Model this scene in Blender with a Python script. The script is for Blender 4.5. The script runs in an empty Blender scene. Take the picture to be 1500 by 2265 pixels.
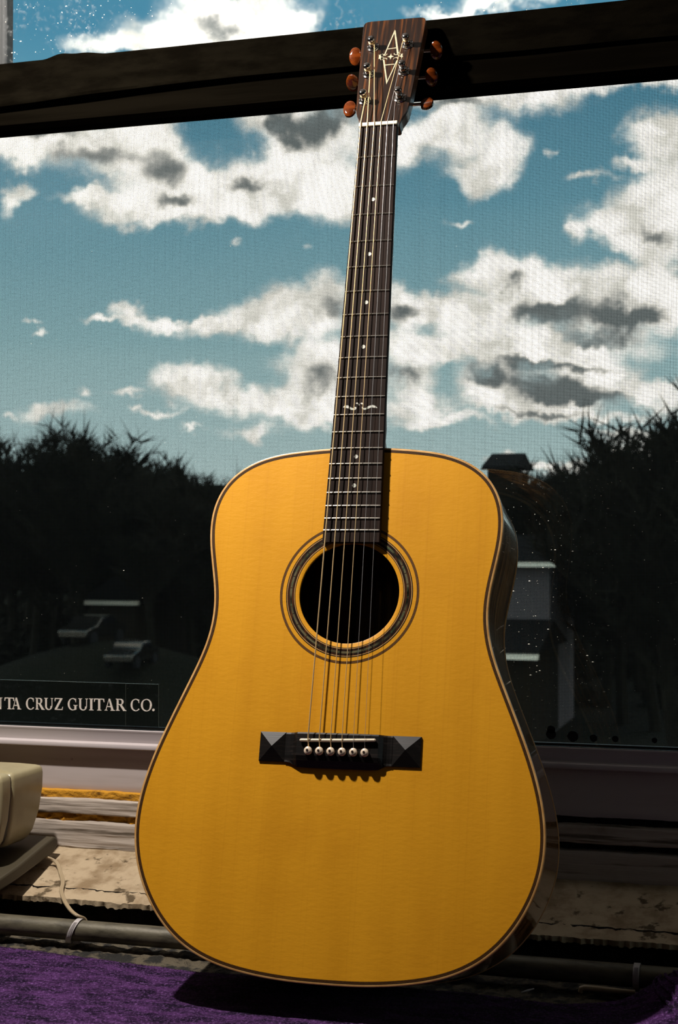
import bpy, bmesh, math, random
from mathutils import Vector, Matrix, noise
C = bpy.context.scene.collection
S = bpy.context.scene
# ------------------------------------------------------------------ camera
YAW = math.atan(3344/11050); PITCH = math.atan(64.5/3344)
cam = bpy.data.cameras.new('camera'); co = bpy.data.objects.new('camera', cam); C.objects.link(co)
cam.sensor_fit = 'HORIZONTAL'; cam.sensor_width = 24; cam.lens = 3344/1500*24
co.location = (0, 0, 1.3); co.rotation_euler = (math.pi/2+PITCH, 0, YAW)
cam.clip_start = .02; cam.clip_end = 2000
cam.dof.use_dof = True; cam.dof.focus_distance = 1.58; cam.dof.aperture_fstop = 16
S.camera = co
S.view_settings.view_transform = 'Standard'; S.view_settings.look = 'None'
S.view_settings.gamma = 1; S.view_settings.exposure = 0; S.view_settings.use_curve_mapping = False
# ------------------------------------------------------------------ node helpers
class NT:
    def __init__(s, tree): s.t = tree; tree.nodes.clear()
    def n(s, typ, ins=None, **kw):
        nd = s.t.nodes.new(typ)
        for k, v in kw.items(): setattr(nd, k, v)
        for k, v in (ins or {}).items():
            sk = nd.inputs[k]
            if isinstance(v, bpy.types.NodeSocket): s.t.links.new(v, sk)
            else: sk.default_value = v
        return nd
    def m(s, op, a, b=0., c=0., clamp=False):
        nd = s.n('ShaderNodeMath', {0: a, 1: b, 2: c}, operation=op); nd.use_clamp = clamp; return nd.outputs[0]
    def mix(s, f, a, b, bt='MIX'):
        nd = s.n('ShaderNodeMix', None, data_type='RGBA', blend_type=bt)
        for i, v in ((0, f), (6, a), (7, b)):
            if isinstance(v, bpy.types.NodeSocket): s.t.links.new(v, nd.inputs[i])
            else: nd.inputs[i].default_value = v if i == 0 else (tuple(v)+(1,))[:4]
        return nd.outputs[2]
    def rng(s, v, a, b, c=0., d=1., it='SMOOTHSTEP'):
        nd = s.n('ShaderNodeMapRange', {0: v, 1: a, 2: b, 3: c, 4: d}, interpolation_type=it); return nd.outputs[0]
# ------------------------------------------------------------------ sky: real directions, clouds as soft banks
def make_world():
    w = bpy.data.worlds.new('sky'); S.world = w; w.use_nodes = True
    N = NT(w.node_tree)
    d = N.n('ShaderNodeTexCoord').outputs['Generated']
    d = N.n('ShaderNodeVectorMath', {0: d}, operation='NORMALIZE').outputs[0]
    # domain warp gives the banks ragged, billowing outlines
    n1 = N.n('ShaderNodeTexNoise', {'Vector': d, 'Scale': 20., 'Detail': 7., 'Roughness': .66}).outputs['Color']
    off = N.n('ShaderNodeVectorMath', {0: n1, 1: (.5, .5, .5)}, operation='SUBTRACT').outputs[0]
    off = N.n('ShaderNodeVectorMath', {0: off, 'Scale': .05}, operation='SCALE').outputs[0]
    dw = N.n('ShaderNodeVectorMath', {0: d, 1: off}, operation='ADD').outputs[0]
    def direction(x, y):
        v = Vector(((x-750)/3344, -(y-1132.5)/3344, -1)); v.rotate(co.rotation_euler); return v.normalized()
    def field(bl):
        acc = None
        for (x, y, rx, ry) in bl:
            c = direction(x, y); sx, sz = 3344/rx/1.5, 3344/ry/1.5
            v = N.n('ShaderNodeVectorMath', {0: dw, 1: (sx, sx, sz), 2: (-c.x*sx, -c.y*sx, -c.z*sz)}, operation='MULTIPLY_ADD').outputs[0]
            r2 = N.n('ShaderNodeVectorMath', {0: v, 1: v}, operation='DOT_PRODUCT').outputs['Value']
            f = N.m('SUBTRACT', 1., r2, clamp=True); f = N.m('MULTIPLY', f, f)
            acc = f if acc is None else N.m('ADD', acc, f)
        return acc
    clouds = [(440,40,90,70),(350,75,100,45),(260,100,90,22),(610,20,90,60),(540,60,90,40),(660,40,50,30),(1130,0,120,26),(990,20,70,12),
      (70,310,120,45),(200,300,120,45),(330,300,60,40),(270,345,110,55),(350,395,100,60),(430,430,90,50),(195,438,75,20),(290,462,110,30),(390,470,80,30),
      (500,400,90,45),(600,400,110,50),(530,455,90,28),(580,275,60,42),(660,250,110,60),(740,330,110,70),(700,415,110,50),(640,345,50,45),(770,430,60,40),
      (12,430,18,45),(48,410,24,20),(25,320,60,35),(880,330,50,45),(940,300,60,45),(1000,270,60,50),(1050,320,90,70),(1110,350,45,55),(1060,390,60,30),
      (990,210,140,25),(1110,195,120,38),(1210,215,80,38),(1330,180,130,22),(1460,170,80,22),(1440,290,60,40),(1480,310,50,60),(1400,355,40,14),(1440,420,80,40),
      (1395,475,100,50),(1330,500,45,35),(1460,500,80,60),(1480,400,50,60),(1380,540,50,20),(1450,560,60,40),(1015,497,42,9),(1260,510,25,25),(1220,340,14,10),(1310,385,40,10),
      (1090,600,60,34),(1060,625,60,22),(1150,640,110,42),(1290,620,130,36),(1420,620,90,45),(1230,690,220,50),(1400,690,120,50),(1480,650,60,60),
      (880,665,40,40),(930,690,90,40),(1020,700,120,40),(290,685,40,18),(335,705,50,18),(235,702,45,7),(380,700,20,12),(60,716,22,5),(84,740,14,6),(505,540,14,10),(690,550,18,10),
      (470,715,75,22),(550,695,80,36),(640,680,100,42),(720,650,55,40),(620,735,110,26),(700,710,80,40),(440,700,40,12),
      (720,790,70,40),(680,830,70,50),(740,870,70,70),(400,840,60,34),(460,860,70,40),(550,885,90,34),(640,890,90,46),(720,920,90,30),
      (190,872,22,14),(290,862,40,10),(320,895,20,6),(540,948,55,16),(370,905,50,8),(435,940,24,9),(900,850,50,55),(900,915,80,30),(880,760,60,45),(960,790,90,30),
      (1060,770,130,40),(1170,790,160,35),(1280,770,180,35),(1090,850,80,46),(1180,880,180,40),(1340,820,90,26),(1420,860,60,18),(1290,850,100,40),
      (1240,918,240,13),(970,945,110,14),(1130,900,110,18),(1400,955,120,16),(120,915,80,20),(10,920,16,8),(1430,1010,110,40),(1230,1045,90,12),(1100,1015,50,10),(1480,880,50,30)]
    dark = [(1300,690,150,36),(1190,700,80,30),(1400,705,70,24),(1160,850,120,34),(1260,865,90,26),(1060,845,40,24),(1330,880,90,14),(900,700,60,20),(880,840,28,40),
      (720,840,50,40),(740,690,50,30),(680,290,70,40),(740,260,60,40),(200,345,110,24),(350,380,60,40),(110,285,80,20),(1120,630,30,22),(1010,230,110,16),(400,445,60,16),(1350,960,110,10),
      (620,300,40,30),(480,60,50,30),(1330,740,100,14),(1240,815,160,10),(1330,165,160,12),(560,400,60,14),(1440,520,60,20),(1180,915,120,8)]
    cf = field(clouds)
    fine = N.n('ShaderNodeTexNoise', {'Vector': d, 'Scale': 48., 'Detail': 8., 'Roughness': .68}).outputs['Fac']
    # away from the banks in view the same broken cumulus goes on
    g1 = N.n('ShaderNodeTexNoise', {'Vector': d, 'Scale': 5., 'Detail': 8., 'Roughness': .58}).outputs['Fac']
    fwd = direction(750, 560)
    dot = N.n('ShaderNodeVectorMath', {0: d, 1: tuple(fwd)}, operation='DOT_PRODUCT').outputs['Value']
    outside = N.rng(dot, .955, .90)
    gen = N.m('MULTIPLY', N.rng(g1, .46, .60, 0., .9), outside)
    dens = N.m('ADD', cf, gen)
    dens = N.m('ADD', dens, N.m('MULTIPLY', N.m('SUBTRACT', fine, .5), N.rng(cf, .0, .5, .25, 1.7)))
    mask = N.rng(dens, -.02, 1.0)
    df = field(dark)
    df = N.m('ADD', df, N.m('MULTIPLY', N.rng(g1, .58, .72, 0., .8), outside))
    df = N.m('ADD', df, N.m('MULTIPLY', N.m('SUBTRACT', fine, .5), 1.1))
    sh = N.rng(df, .0, 1.15)
    z = N.n('ShaderNodeSeparateXYZ', {0: d}).outputs['Z']
    sky = N.mix(N.rng(z, .0, .13, it='LINEAR'), (.74, .92, .88), (.40, .66, .69))
    sky = N.mix(N.rng(z, .12, .22, it='LINEAR'), sky, (.20, .47, .58))
    sky = N.mix(N.rng(z, .21, .32, it='LINEAR'), sky, (.080, .29, .43))
    tone = N.n('ShaderNodeTexNoise', {'Vector': dw, 'Scale': 34., 'Detail': 5., 'Roughness': .6}).outputs['Fac']
    lit = N.mix(N.rng(tone, .34, .62), (1.12, 1.10, .98), (2.45, 2.34, 2.08))
    cl = N.mix(sh, lit, (.21, .245, .24))
    # thin edges take up some of the blue behind
    body = N.rng(dens, .5, 1.3)
    cl = N.mix(N.m('SUBTRACT', 1., body), cl, N.mix(.45, cl, (.60, .74, .74)))
    col = N.mix(mask, sky, cl)
    col = N.mix(N.rng(z, -.03, -.06), col, (.02, .02, .015))
    bg = N.n('ShaderNodeBackground', {'Color': col, 'Strength': 1.05})
    N.n('ShaderNodeOutputWorld', {'Surface': bg.outputs[0]})
    w.cycles.sampling_method = 'MANUAL'; w.cycles.sample_map_resolution = 1024
make_world()
# ------------------------------------------------------------------ the lamp that lights the room side, up and left of the guitar
lp = bpy.data.lights.new('lamp_light', 'POINT'); lp.energy = 90; lp.color = (1, .93, .86); lp.shadow_soft_size = .018
lo = bpy.data.objects.new('lamp_light', lp); C.objects.link(lo); lo.location = (-.868, 1.150, 2.15)
# ------------------------------------------------------------------ materials
def mat(name, col=(.5, .5, .5), rough=.5, metal=0., col2=None, scale=(1, 1, 1), nscale=1., detail=4., lo_=.35, hi_=.65,
        bump=0., bscale=None, bn=1., bdist=.001, coat=0., spec=.5, col3=None, n3=8., r3=(.5, .7), sheen=0., trans=0., coords='Object'):
    m = bpy.data.materials.new(name); m.use_nodes = True; N = NT(m.node_tree)
    p = N.n('ShaderNodeBsdfPrincipled', {'Base Color': (*col, 1), 'Roughness': rough, 'Metallic': metal, 'Coat Weight': coat, 'Specular IOR Level': spec,
                                         'Coat Roughness': .05, 'Transmission Weight': trans})
    if sheen: p.inputs['Sheen Weight'].default_value = sheen; p.inputs['Sheen Roughness'].default_value = .4
    tc = N.n('ShaderNodeTexCoord').outputs[coords]
    if col2 is not None:
        mp = N.n('ShaderNodeMapping', {'Vector': tc, 'Scale': scale}).outputs[0]
        nz = N.n('ShaderNodeTexNoise', {'Vector': mp, 'Scale': nscale, 'Detail': detail, 'Roughness': .6}).outputs['Fac']
        c = N.mix(N.rng(nz, lo_, hi_), col, col2)
        if col3 is not None:
            nz3 = N.n('ShaderNodeTexNoise', {'Vector': tc, 'Scale': n3, 'Detail': 5., 'Roughness': .6}).outputs['Fac']
            c = N.mix(N.rng(nz3, r3[0], r3[1]), c, col3)
        m.node_tree.links.new(c, p.inputs['Base Color'])
    if bump:
        mp2 = N.n('ShaderNodeMapping', {'Vector': tc, 'Scale': bscale or (1, 1, 1)}).outputs[0]
        nb = N.n('ShaderNodeTexNoise', {'Vector': mp2, 'Scale': bn, 'Detail': 4., 'Roughness': .6}).outputs['Fac']
        b = N.n('ShaderNodeBump', {'Height': nb, 'Strength': bump, 'Distance': bdist})
        m.node_tree.links.new(b.outputs[0], p.inputs['Normal'])
    N.n('ShaderNodeOutputMaterial', {'Surface': p.outputs[0]})
    return m
def spruce():
    m = bpy.data.materials.new('spruce_top'); m.use_nodes = True; N = NT(m.node_tree)
    tc = N.n('ShaderNodeTexCoord').outputs['Object']
    g = N.n('ShaderNodeTexNoise', {'Vector': N.n('ShaderNodeMapping', {'Vector': tc, 'Scale': (420, 1.2, 1)}).outputs[0], 'Scale': 1., 'Detail': 3.}).outputs['Fac']
    b_ = N.n('ShaderNodeTexNoise', {'Vector': N.n('ShaderNodeMapping', {'Vector': tc, 'Scale': (22, 2.2, 1)}).outputs[0], 'Scale': 1., 'Detail': 4.}).outputs['Fac']
    blot = N.n('ShaderNodeTexNoise', {'Vector': tc, 'Scale': 9., 'Detail': 5., 'Roughness': .65}).outputs['Fac']
    c = N.mix(N.rng(b_, .3, .7), (.69, .315, .012), (.62, .275, .009))
    c = N.mix(N.rng(g, .52, .75, 0., .14), c, (.42, .155, .004))
    c = N.mix(N.rng(blot, .45, .75, 0., .35), c, (.50, .20, .006))
    rip = N.n('ShaderNodeTexNoise', {'Vector': N.n('ShaderNodeMapping', {'Vector': tc, 'Scale': (110, 260, 1), 'Rotation': (0, 0, .10)}).outputs[0], 'Scale': 1., 'Detail': 3., 'Roughness': .6}).outputs['Fac']
    bp = N.n('ShaderNodeBump', {'Height': rip, 'Strength': .24, 'Distance': .0006})
    bp2 = N.n('ShaderNodeBump', {'Height': g, 'Strength': .12, 'Distance': .0003, 'Normal': bp.outputs[0]})
    p = N.n('ShaderNodeBsdfPrincipled', {'Base Color': c, 'Roughness': .38, 'Specular IOR Level': .35, 'Normal': bp2.outputs[0]})
    N.n('ShaderNodeOutputMaterial', {'Surface': p.outputs[0]})
    return m
def glass(name, tint=.94, dirt=0.):
    m = bpy.data.materials.new(name); m.use_nodes = True; N = NT(m.node_tree)
    f = N.n('ShaderNodeFresnel', {'IOR': 1.5}).outputs[0]
    t = N.n('ShaderNodeBsdfTransparent', {'Color': (tint, tint, tint, 1)}); g = N.n('ShaderNodeBsdfGlossy', {'Roughness': .01, 'Color': (.9, .9, .9, 1)})
    s = N.n('ShaderNodeMixShader', {0: f, 1: t.outputs[0], 2: g.outputs[0]}).outputs[0]
    if dirt:
        tc = N.n('ShaderNodeTexCoord').outputs['Object']
        nz = N.n('ShaderNodeTexNoise', {'Vector': tc, 'Scale': 160., 'Detail': 4., 'Roughness': .6}).outputs['Fac']
        big = N.n('ShaderNodeTexNoise', {'Vector': tc, 'Scale': 14., 'Detail': 3.}).outputs['Fac']
        fd = N.m('MULTIPLY', N.m('MULTIPLY', N.rng(nz, .50, .72), N.rng(big, .4, .62)), dirt)
        df = N.n('ShaderNodeBsdfTranslucent', {'Color': (.8, .8, .78, 1)})
        s = N.n('ShaderNodeMixShader', {0: fd, 1: s, 2: df.outputs[0]}).outputs[0]
    N.n('ShaderNodeOutputMaterial', {'Surface': s}); return m
M = {}
M['spruce'] = spruce()
M['rosewood'] = mat('rosewood', (.018, .007, .003), .22, col2=(.16, .062, .014), scale=(110, 3.5, 40), nscale=1., detail=5., lo_=.42, hi_=.68, coat=.6)
M['rosewood_head'] = mat('rosewood_head', (.008, .0035, .002), .3, col2=(.085, .026, .005), scale=(260, 9, 60), nscale=1., detail=5., lo_=.46, hi_=.72, coat=.25)
M['rosewood_side'] = mat('rosewood_side', (.14, .058, .015), .22, col2=(.60, .29, .075), scale=(60, 4, 130), nscale=1., detail=5., lo_=.40, hi_=.68, coat=1.)
M['binding'] = mat('maple_binding', (.62, .36, .13), .3, col2=(.50, .26, .08), scale=(60, 60, 60), coat=.4)
M['purf'] = mat('black_purfling', (.004, .002, .001), .5, spec=.15)
M['purf_brown'] = mat('brown_purfling', (.20, .085, .02), .35)
M['ebony'] = mat('ebony', (.010, .0055, .0038), .7, spec=.10, col2=(.024, .013, .009), scale=(300, 8, 60), lo_=.4, hi_=.7, bump=.1, bscale=(500, 20, 100), bdist=.0003)
M['ebony_bridge'] = mat('ebony_bridge', (.005, .004, .0035), .42, spec=.3, col2=(.020, .014, .012), scale=(20, 420, 200), lo_=.5, hi_=.75, bump=.15, bscale=(20, 500, 200), bdist=.0003)
M['fretwire'] = mat('fret_metal', (.80, .76, .68), .22, 1.)
M['pearl'] = mat('pearl_inlay', (.62, .60, .55), .3, col2=(.40, .42, .36), scale=(300, 300, 300))
M['pearl_logo'] = mat('pearl_logo', (.40, .35, .24), .3, col2=(.26, .25, .17), scale=(160, 160, 160))
M['bone'] = mat('bone', (.72, .62, .46), .35)
M['pin'] = mat('cream_plastic', (.70, .56, .42), .3)
M['chrome'] = mat('chrome', (.62, .61, .60), .09, 1.)
M['amber'] = mat('amber_button', (.105, .021, .003), .12, col2=(.045, .008, .001), scale=(60, 130, 60), lo_=.4, hi_=.65, coat=.8)
M['bronze'] = mat('bronze_string', (.95, .70, .36), .4, .45)
M['steel'] = mat('steel_string', (.60, .60, .60), .35, .6)
M['inside'] = mat('inside_wood', (.05, .03, .015), .8)
M['neckwood'] = mat('neck_mahogany', (.10, .042, .018), .3, col2=(.16, .07, .03), scale=(90, 4, 90), coat=.3)
def abalone():
    m = bpy.data.materials.new('abalone'); m.use_nodes = True; N = NT(m.node_tree)
    tc = N.n('ShaderNodeTexCoord').outputs['Object']
    a = N.n('ShaderNodeTexNoise', {'Vector': tc, 'Scale': 95., 'Detail': 4., 'Roughness': .6, 'Distortion': 1.5}).outputs['Fac']
    b = N.n('ShaderNodeTexNoise', {'Vector': tc, 'Scale': 38., 'Detail': 2.}).outputs['Fac']
    c = N.mix(N.rng(b, .35, .6), (.010, .010, .005), (.15, .13, .07)); c = N.mix(N.rng(a, .52, .64), c, (.05, .09, .045)); c = N.mix(N.rng(a, .64, .74), c, (.42, .34, .24))
    p = N.n('ShaderNodeBsdfPrincipled', {'Base Color': c, 'Roughness': .3, 'Metallic': .2, 'Specular IOR Level': .3})
    N.n('ShaderNodeOutputMaterial', {'Surface': p.outputs[0]}); return m
M['abalone'] = abalone()
M['paint'] = mat('white_frame_paint', (.45, .40, .40), .4, col2=(.38, .33, .33), scale=(3, 3, 60), lo_=.45, hi_=.75)
M['vinyl'] = mat('dusty_white_board', (.46, .40, .38), .5, col2=(.38, .32, .29), scale=(3, 10, 40), lo_=.45, hi_=.7, col3=(.22, .16, .10), n3=26., r3=(.66, .72))
M['oldpaint'] = mat('weathered_paint', (.40, .34, .285), .7, col2=(.11, .085, .06), scale=(7, 60, 150), lo_=.54, hi_=.68, col3=(.25, .20, .15), n3=12., r3=(.5, .7),
                    bump=.6, bscale=(10, 80, 200), bdist=.002)
M['foam'] = mat('yellow_foam', (.46, .21, .006), .9, col2=(.10, .035, .002), scale=(60, 60, 90), lo_=.54, hi_=.70, bump=.8, bscale=(120, 120, 160), bdist=.003)
M['mortar'] = mat('cracked_sill_plaster', (.37, .285, .18), .85, col2=(.20, .135, .070), scale=(30, 30, 30), lo_=.42, hi_=.68, detail=9., col3=(.07, .045, .018), n3=46., r3=(.57, .66),
                  bump=.6, bscale=(45, 45, 45), bdist=.003)
M['concrete'] = mat('rough_concrete', (.085, .068, .042), .9, col2=(.006, .005, .003), scale=(60, 60, 60), lo_=.42, hi_=.56, detail=7., bump=1., bscale=(110, 110, 110), bdist=.006)
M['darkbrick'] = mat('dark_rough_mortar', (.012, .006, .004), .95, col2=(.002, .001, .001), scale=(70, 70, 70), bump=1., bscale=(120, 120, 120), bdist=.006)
M['pipe'] = mat('dull_galvanised_pipe', (.105, .092, .060), .5, .25, col2=(.045, .038, .024), scale=(30, 90, 90), lo_=.4, hi_=.7, detail=6., bump=.3, bscale=(80, 200, 200), bdist=.001)
M['tie'] = mat('white_nylon', (.42, .39, .38), .35)
M['cord'] = mat('cream_cord', (.34, .26, .16), .4)
M['beige'] = mat('beige_plastic', (.33, .285, .165), .35, col2=(.28, .235, .13), scale=(20, 20, 20))
M['foot'] = mat('shaded_beige_plastic', (.045, .036, .020), .5)  # beige darkened so the housing's shade on the foot sits in the colour
M['seam'] = mat('dark_seam', (.02, .012, .008), .6)
M['fabric'] = mat('dark_brown_fabric', (.0026, .0021, .0013), .95, spec=.0, col2=(.0014, .0011, .0007), scale=(20, 60, 60), bump=.4, bscale=(700, 700, 700), bdist=.0006)
M['railwood'] = mat('dark_rail', (.0024, .0019, .0012), .9, spec=.0, col2=(.0014, .0011, .0007), scale=(4, 60, 60))
M['screen'] = mat('screen_wire', (.015, .016, .015), .6)
M['glass'] = glass('glass_pane', .95); M['glass_up'] = glass('dusty_upper_glass', .96, .20)
M['stile'] = mat('pale_stile', (.30, .28, .24), .5)
M['decal'] = glass('clear_sticker_film', .80, .05)
M['letter'] = mat('white_lettering', (.62, .56, .50), .5)
M['speck'] = mat('pale_speck', (.85, .80, .65), .3)
M['grime'] = mat('dark_smudge', (.004, .004, .004), .9)
M['wall'] = mat('room_wall', (.022, .018, .014), .9, col2=(.016, .013, .010), scale=(3, 3, 3))
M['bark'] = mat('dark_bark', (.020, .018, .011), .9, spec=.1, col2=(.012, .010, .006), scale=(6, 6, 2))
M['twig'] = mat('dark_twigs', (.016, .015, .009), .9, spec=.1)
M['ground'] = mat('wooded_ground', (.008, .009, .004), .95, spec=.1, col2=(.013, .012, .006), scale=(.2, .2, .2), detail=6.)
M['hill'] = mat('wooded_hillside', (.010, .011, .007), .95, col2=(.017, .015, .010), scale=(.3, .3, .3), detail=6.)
M['house'] = mat('pale_siding', (.17, .15, .15), .8, spec=.1); M['houseD'] = mat('dark_siding', (.022, .017, .010), .8, spec=.1)
M['fascia'] = mat('white_fascia', (1., .92, .72), .4); M['roof'] = mat('dark_shingles', (.008, .007, .006), .9, spec=.1)
M['carpaint'] = mat('dark_glossy_car_paint', (.13, .12, .10), .14, .9); M['dark'] = mat('dark_glass', (.01, .01, .012), .1); M['rubber'] = mat('black_rubber', (.01, .01, .01), .8)
def velvet():
    m = bpy.data.materials.new('purple_velvet'); m.use_nodes = True; N = NT(m.node_tree)
    tc = N.n('ShaderNodeTexCoord').outputs['Object']
    a = N.n('ShaderNodeTexNoise', {'Vector': N.n('ShaderNodeMapping', {'Vector': tc, 'Scale': (26, 62, 22)}).outputs[0], 'Scale': 1., 'Detail': 8., 'Roughness': .72}).outputs['Fac']
    f = N.n('ShaderNodeTexNoise', {'Vector': tc, 'Scale': 380., 'Detail': 3., 'Roughness': .7}).outputs['Fac']
    c = N.mix(N.rng(a, .40, .62), (.006, .001, .012), (.062, .019, .088)); c = N.mix(N.rng(f, .5, .72, 0., .6), c, (.22, .10, .31)); c = N.mix(N.rng(f, .45, .3, 0., .6), c, (.004, .0006, .005))
    h = N.n('ShaderNodeTexNoise', {'Vector': tc, 'Scale': 420., 'Detail': 3.}).outputs['Fac']
    bp = N.n('ShaderNodeBump', {'Height': h, 'Strength': .7, 'Distance': .002})
    p = N.n('ShaderNodeBsdfPrincipled', {'Base Color': c, 'Roughness': .9, 'Normal': bp.outputs[0], 'Sheen Weight': .06, 'Specular IOR Level': .05})
    N.n('ShaderNodeOutputMaterial', {'Surface': p.outputs[0]}); return m
M['velvet'] = velvet()
# ------------------------------------------------------------------ mesh helpers
class MB:
    def __init__(s): s.v = []; s.f = []
    def add(s, vs, fs):
        o = len(s.v); s.v += [tuple(p) for p in vs]; s.f += [[i+o for i in f] for f in fs]; return s
    def box(s, x0, x1, y0, y1, z0, z1):
        return s.add([(x0,y0,z0),(x1,y0,z0),(x1,y1,z0),(x0,y1,z0),(x0,y0,z1),(x1,y0,z1),(x1,y1,z1),(x0,y1,z1)],
                     [(0,3,2,1),(4,5,6,7),(0,1,5,4),(1,2,6,5),(2,3,7,6),(3,0,4,7)])
    def tube(s, pts, r, n=8, cap=True, flat=None):
        pts = [Vector(p) for p in pts]; rs = r if isinstance(r, (list, tuple)) else [r]*len(pts)
        vs = []; up = None
        for i, p in enumerate(pts):
            t = (pts[min(i+1, len(pts)-1)]-pts[max(i-1, 0)]).normalized()
            if up is None: up = Vector((0, 0, 1)) if abs(t.z) < .9 else Vector((1, 0, 0))
            a = t.cross(up).normalized(); b = a.cross(t).normalized(); up = b
            for k in range(n):
                q = 2*math.pi*k/n; ca, sa = math.cos(q)*rs[i], math.sin(q)*rs[i]*(flat or 1)
                vs.append(p+a*ca+b*sa)
        fs = [(i*n+k, i*n+(k+1) % n, (i+1)*n+(k+1) % n, (i+1)*n+k) for i in range(len(pts)-1) for k in range(n)]
        if cap: fs += [tuple(range(n))[::-1], tuple((len(pts)-1)*n+k for k in range(n))]
        return s.add(vs, fs)
    def lathe(s, prof, org, axis, n=20):      # prof: (height, radius)
        org = Vector(org); ax = Vector(axis).normalized(); u = ax.orthogonal().normalized(); w = ax.cross(u)
        vs = [org+ax*h+(u*math.cos(2*math.pi*k/n)+w*math.sin(2*math.pi*k/n))*r for h, r in prof for k in range(n)]
        fs = [(i*n+k, i*n+(k+1) % n, (i+1)*n+(k+1) % n, (i+1)*n+k) for i in range(len(prof)-1) for k in range(n)]
        fs += [tuple(range(n))[::-1], tuple((len(prof)-1)*n+k for k in range(n))]
        return s.add(vs, fs)
    def prism(s, poly, z0, z1):
        n = len(poly)
        vs = [(x, y, z0) for x, y in poly]+[(x, y, z1) for x, y in poly]
        return s.add(vs, [tuple(range(n))[::-1], tuple(range(n, 2*n))]+[(k, (k+1) % n, n+(k+1) % n, n+k) for k in range(n)])
    def build(s, name, m, parent=None, smooth=False, bevel=0., fix=True, loc=None, segs=2):
        me = bpy.data.meshes.new(name); me.from_pydata(s.v, [], s.f)
        if fix:
            bm = bmesh.new(); bm.from_mesh(me); bmesh.ops.recalc_face_normals(bm, faces=bm.faces); bm.to_mesh(me); bm.free()
        if smooth:
            for p in me.polygons: p.use_smooth = True
            me.set_sharp_from_angle(angle=math.radians(38))
        me.materials.append(M[m] if isinstance(m, str) else m)
        o = bpy.data.objects.new(name, me); C.objects.link(o)
        if parent is not None: o.parent = parent
        if loc: o.location = loc
        if bevel:
            b = o.modifiers.new('bevel', 'BEVEL'); b.width = bevel; b.segments = segs; b.limit_method = 'ANGLE'
            if not smooth:
                for p in me.polygons: p.use_smooth = True
                me.set_sharp_from_angle(angle=math.radians(30))
        return o
def tag(o, label=None, cat=None, group=None, kind=None):
    if label: o['label'] = label
    if cat: o['category'] = cat
    if group: o['group'] = group
    if kind: o['kind'] = kind
    return o
def empty(name, loc=(0, 0, 0), label=None, cat=None, group=None, kind=None):
    o = bpy.data.objects.new(name, None); C.objects.link(o); o.location = loc; return tag(o, label, cat, group, kind)
def st(name, mb, m, parent=None, **kw):
    o = mb.build(name, m, parent, **kw)
    if parent is None: o['kind'] = 'structure'
    return o
R = random.Random(7)
# ================================================================== THE ROOM SHELL
X0, X1 = -1.75, .75          # window opening
YW = 1.70                    # outer plane of the window wall
st('floor', MB().box(-2.6, 2.0, -2.4, 1.9, -.06, 0), 'wall')
st('ceiling', MB().box(-2.6, 2.0, -2.4, 1.9, 2.75, 2.85), 'wall')
st('wall_back', MB().box(-2.6, 2.0, -2.5, -2.4, 0, 2.75), 'wall')
st('wall_left', MB().box(-2.7, -2.6, -2.5, 1.9, 0, 2.75), 'wall')
st('wall_right', MB().box(1.7, 1.8, -2.5, .50, 0, 2.75).box(1.7, 1.8, 1.45, 1.9, 0, 2.75).box(1.7, 1.8, .50, 1.45, 0, 1.0).box(1.7, 1.8, .50, 1.45, 2.3, 2.75), 'wall')
w2 = empty('added_side_window', (1.75, .975, 1.65), kind='structure')  # unseen window, added to bring daylight onto the guitar's right side
for nm_, b_ in (('side_jamb', (-.03, .03, -.475, -.425, -.65, .65)), ('side_jamb', (-.03, .03, .425, .475, -.65, .65)), ('sill_rail', (-.05, .05, -.425, .425, -.65, -.60)), ('head_jamb', (-.03, .03, -.425, .425, .60, .65)), ('mullion', (-.02, .02, -.015, .015, -.60, .60))):
    MB().box(*b_).build(nm_, 'paint', w2)
MB().box(-.003, .003, -.425, .425, -.60, .60).build('glass_pane', 'glass', w2)
wf = MB().box(-2.6, X0, 1.66, 1.86, 0, 2.75).box(X1, 2.0, 1.66, 1.86, 0, 2.75).box(X0, X1, 1.66, 1.86, 2.45, 2.75).box(X0, X1, 1.69, 1.86, 0, .93)
st('wall_front', wf, 'wall')
# ledge the guitar stands on, deep concrete shelf under the window
def rough_slab(x0, x1, y0, y1, z, th, nx, ny, amp, f, seed=0., keep=None):
    vs = []; fs = []
    for j in range(ny+1):
        for i in range(nx+1):
            x = x0+(x1-x0)*i/nx; y = y0+(y1-y0)*j/ny
            h = amp*noise.noise(Vector((x*f+seed, y*f, seed)))+amp*.6*noise.noise(Vector((x*f*3+seed, y*f*3, 5)))
            if keep: h *= keep(x, y)
            vs.append((x, y, z+h))
    for j in range(ny):
        for i in range(nx):
            a = j*(nx+1)+i; fs.append((a, a+1, a+nx+2, a+nx+1))
    mb = MB().add(vs, fs); mb.box(x0, x1, y0, y1, z-th, z-abs(amp)*2-.001); return mb
ZL = .8625; ZC = .8645
st('trim_1', rough_slab(-1.6, .6, 1.436, 1.60, ZL-.002, .30, 520, 44, .0035, 55, 3., lambda x, y: min(1, max(0, (y-1.438)*60))), 'concrete', fix=False, smooth=True)
st('trim_2', MB().box(-1.6, .6, .95, 1.4355, 0, ZL), 'wall')
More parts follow.
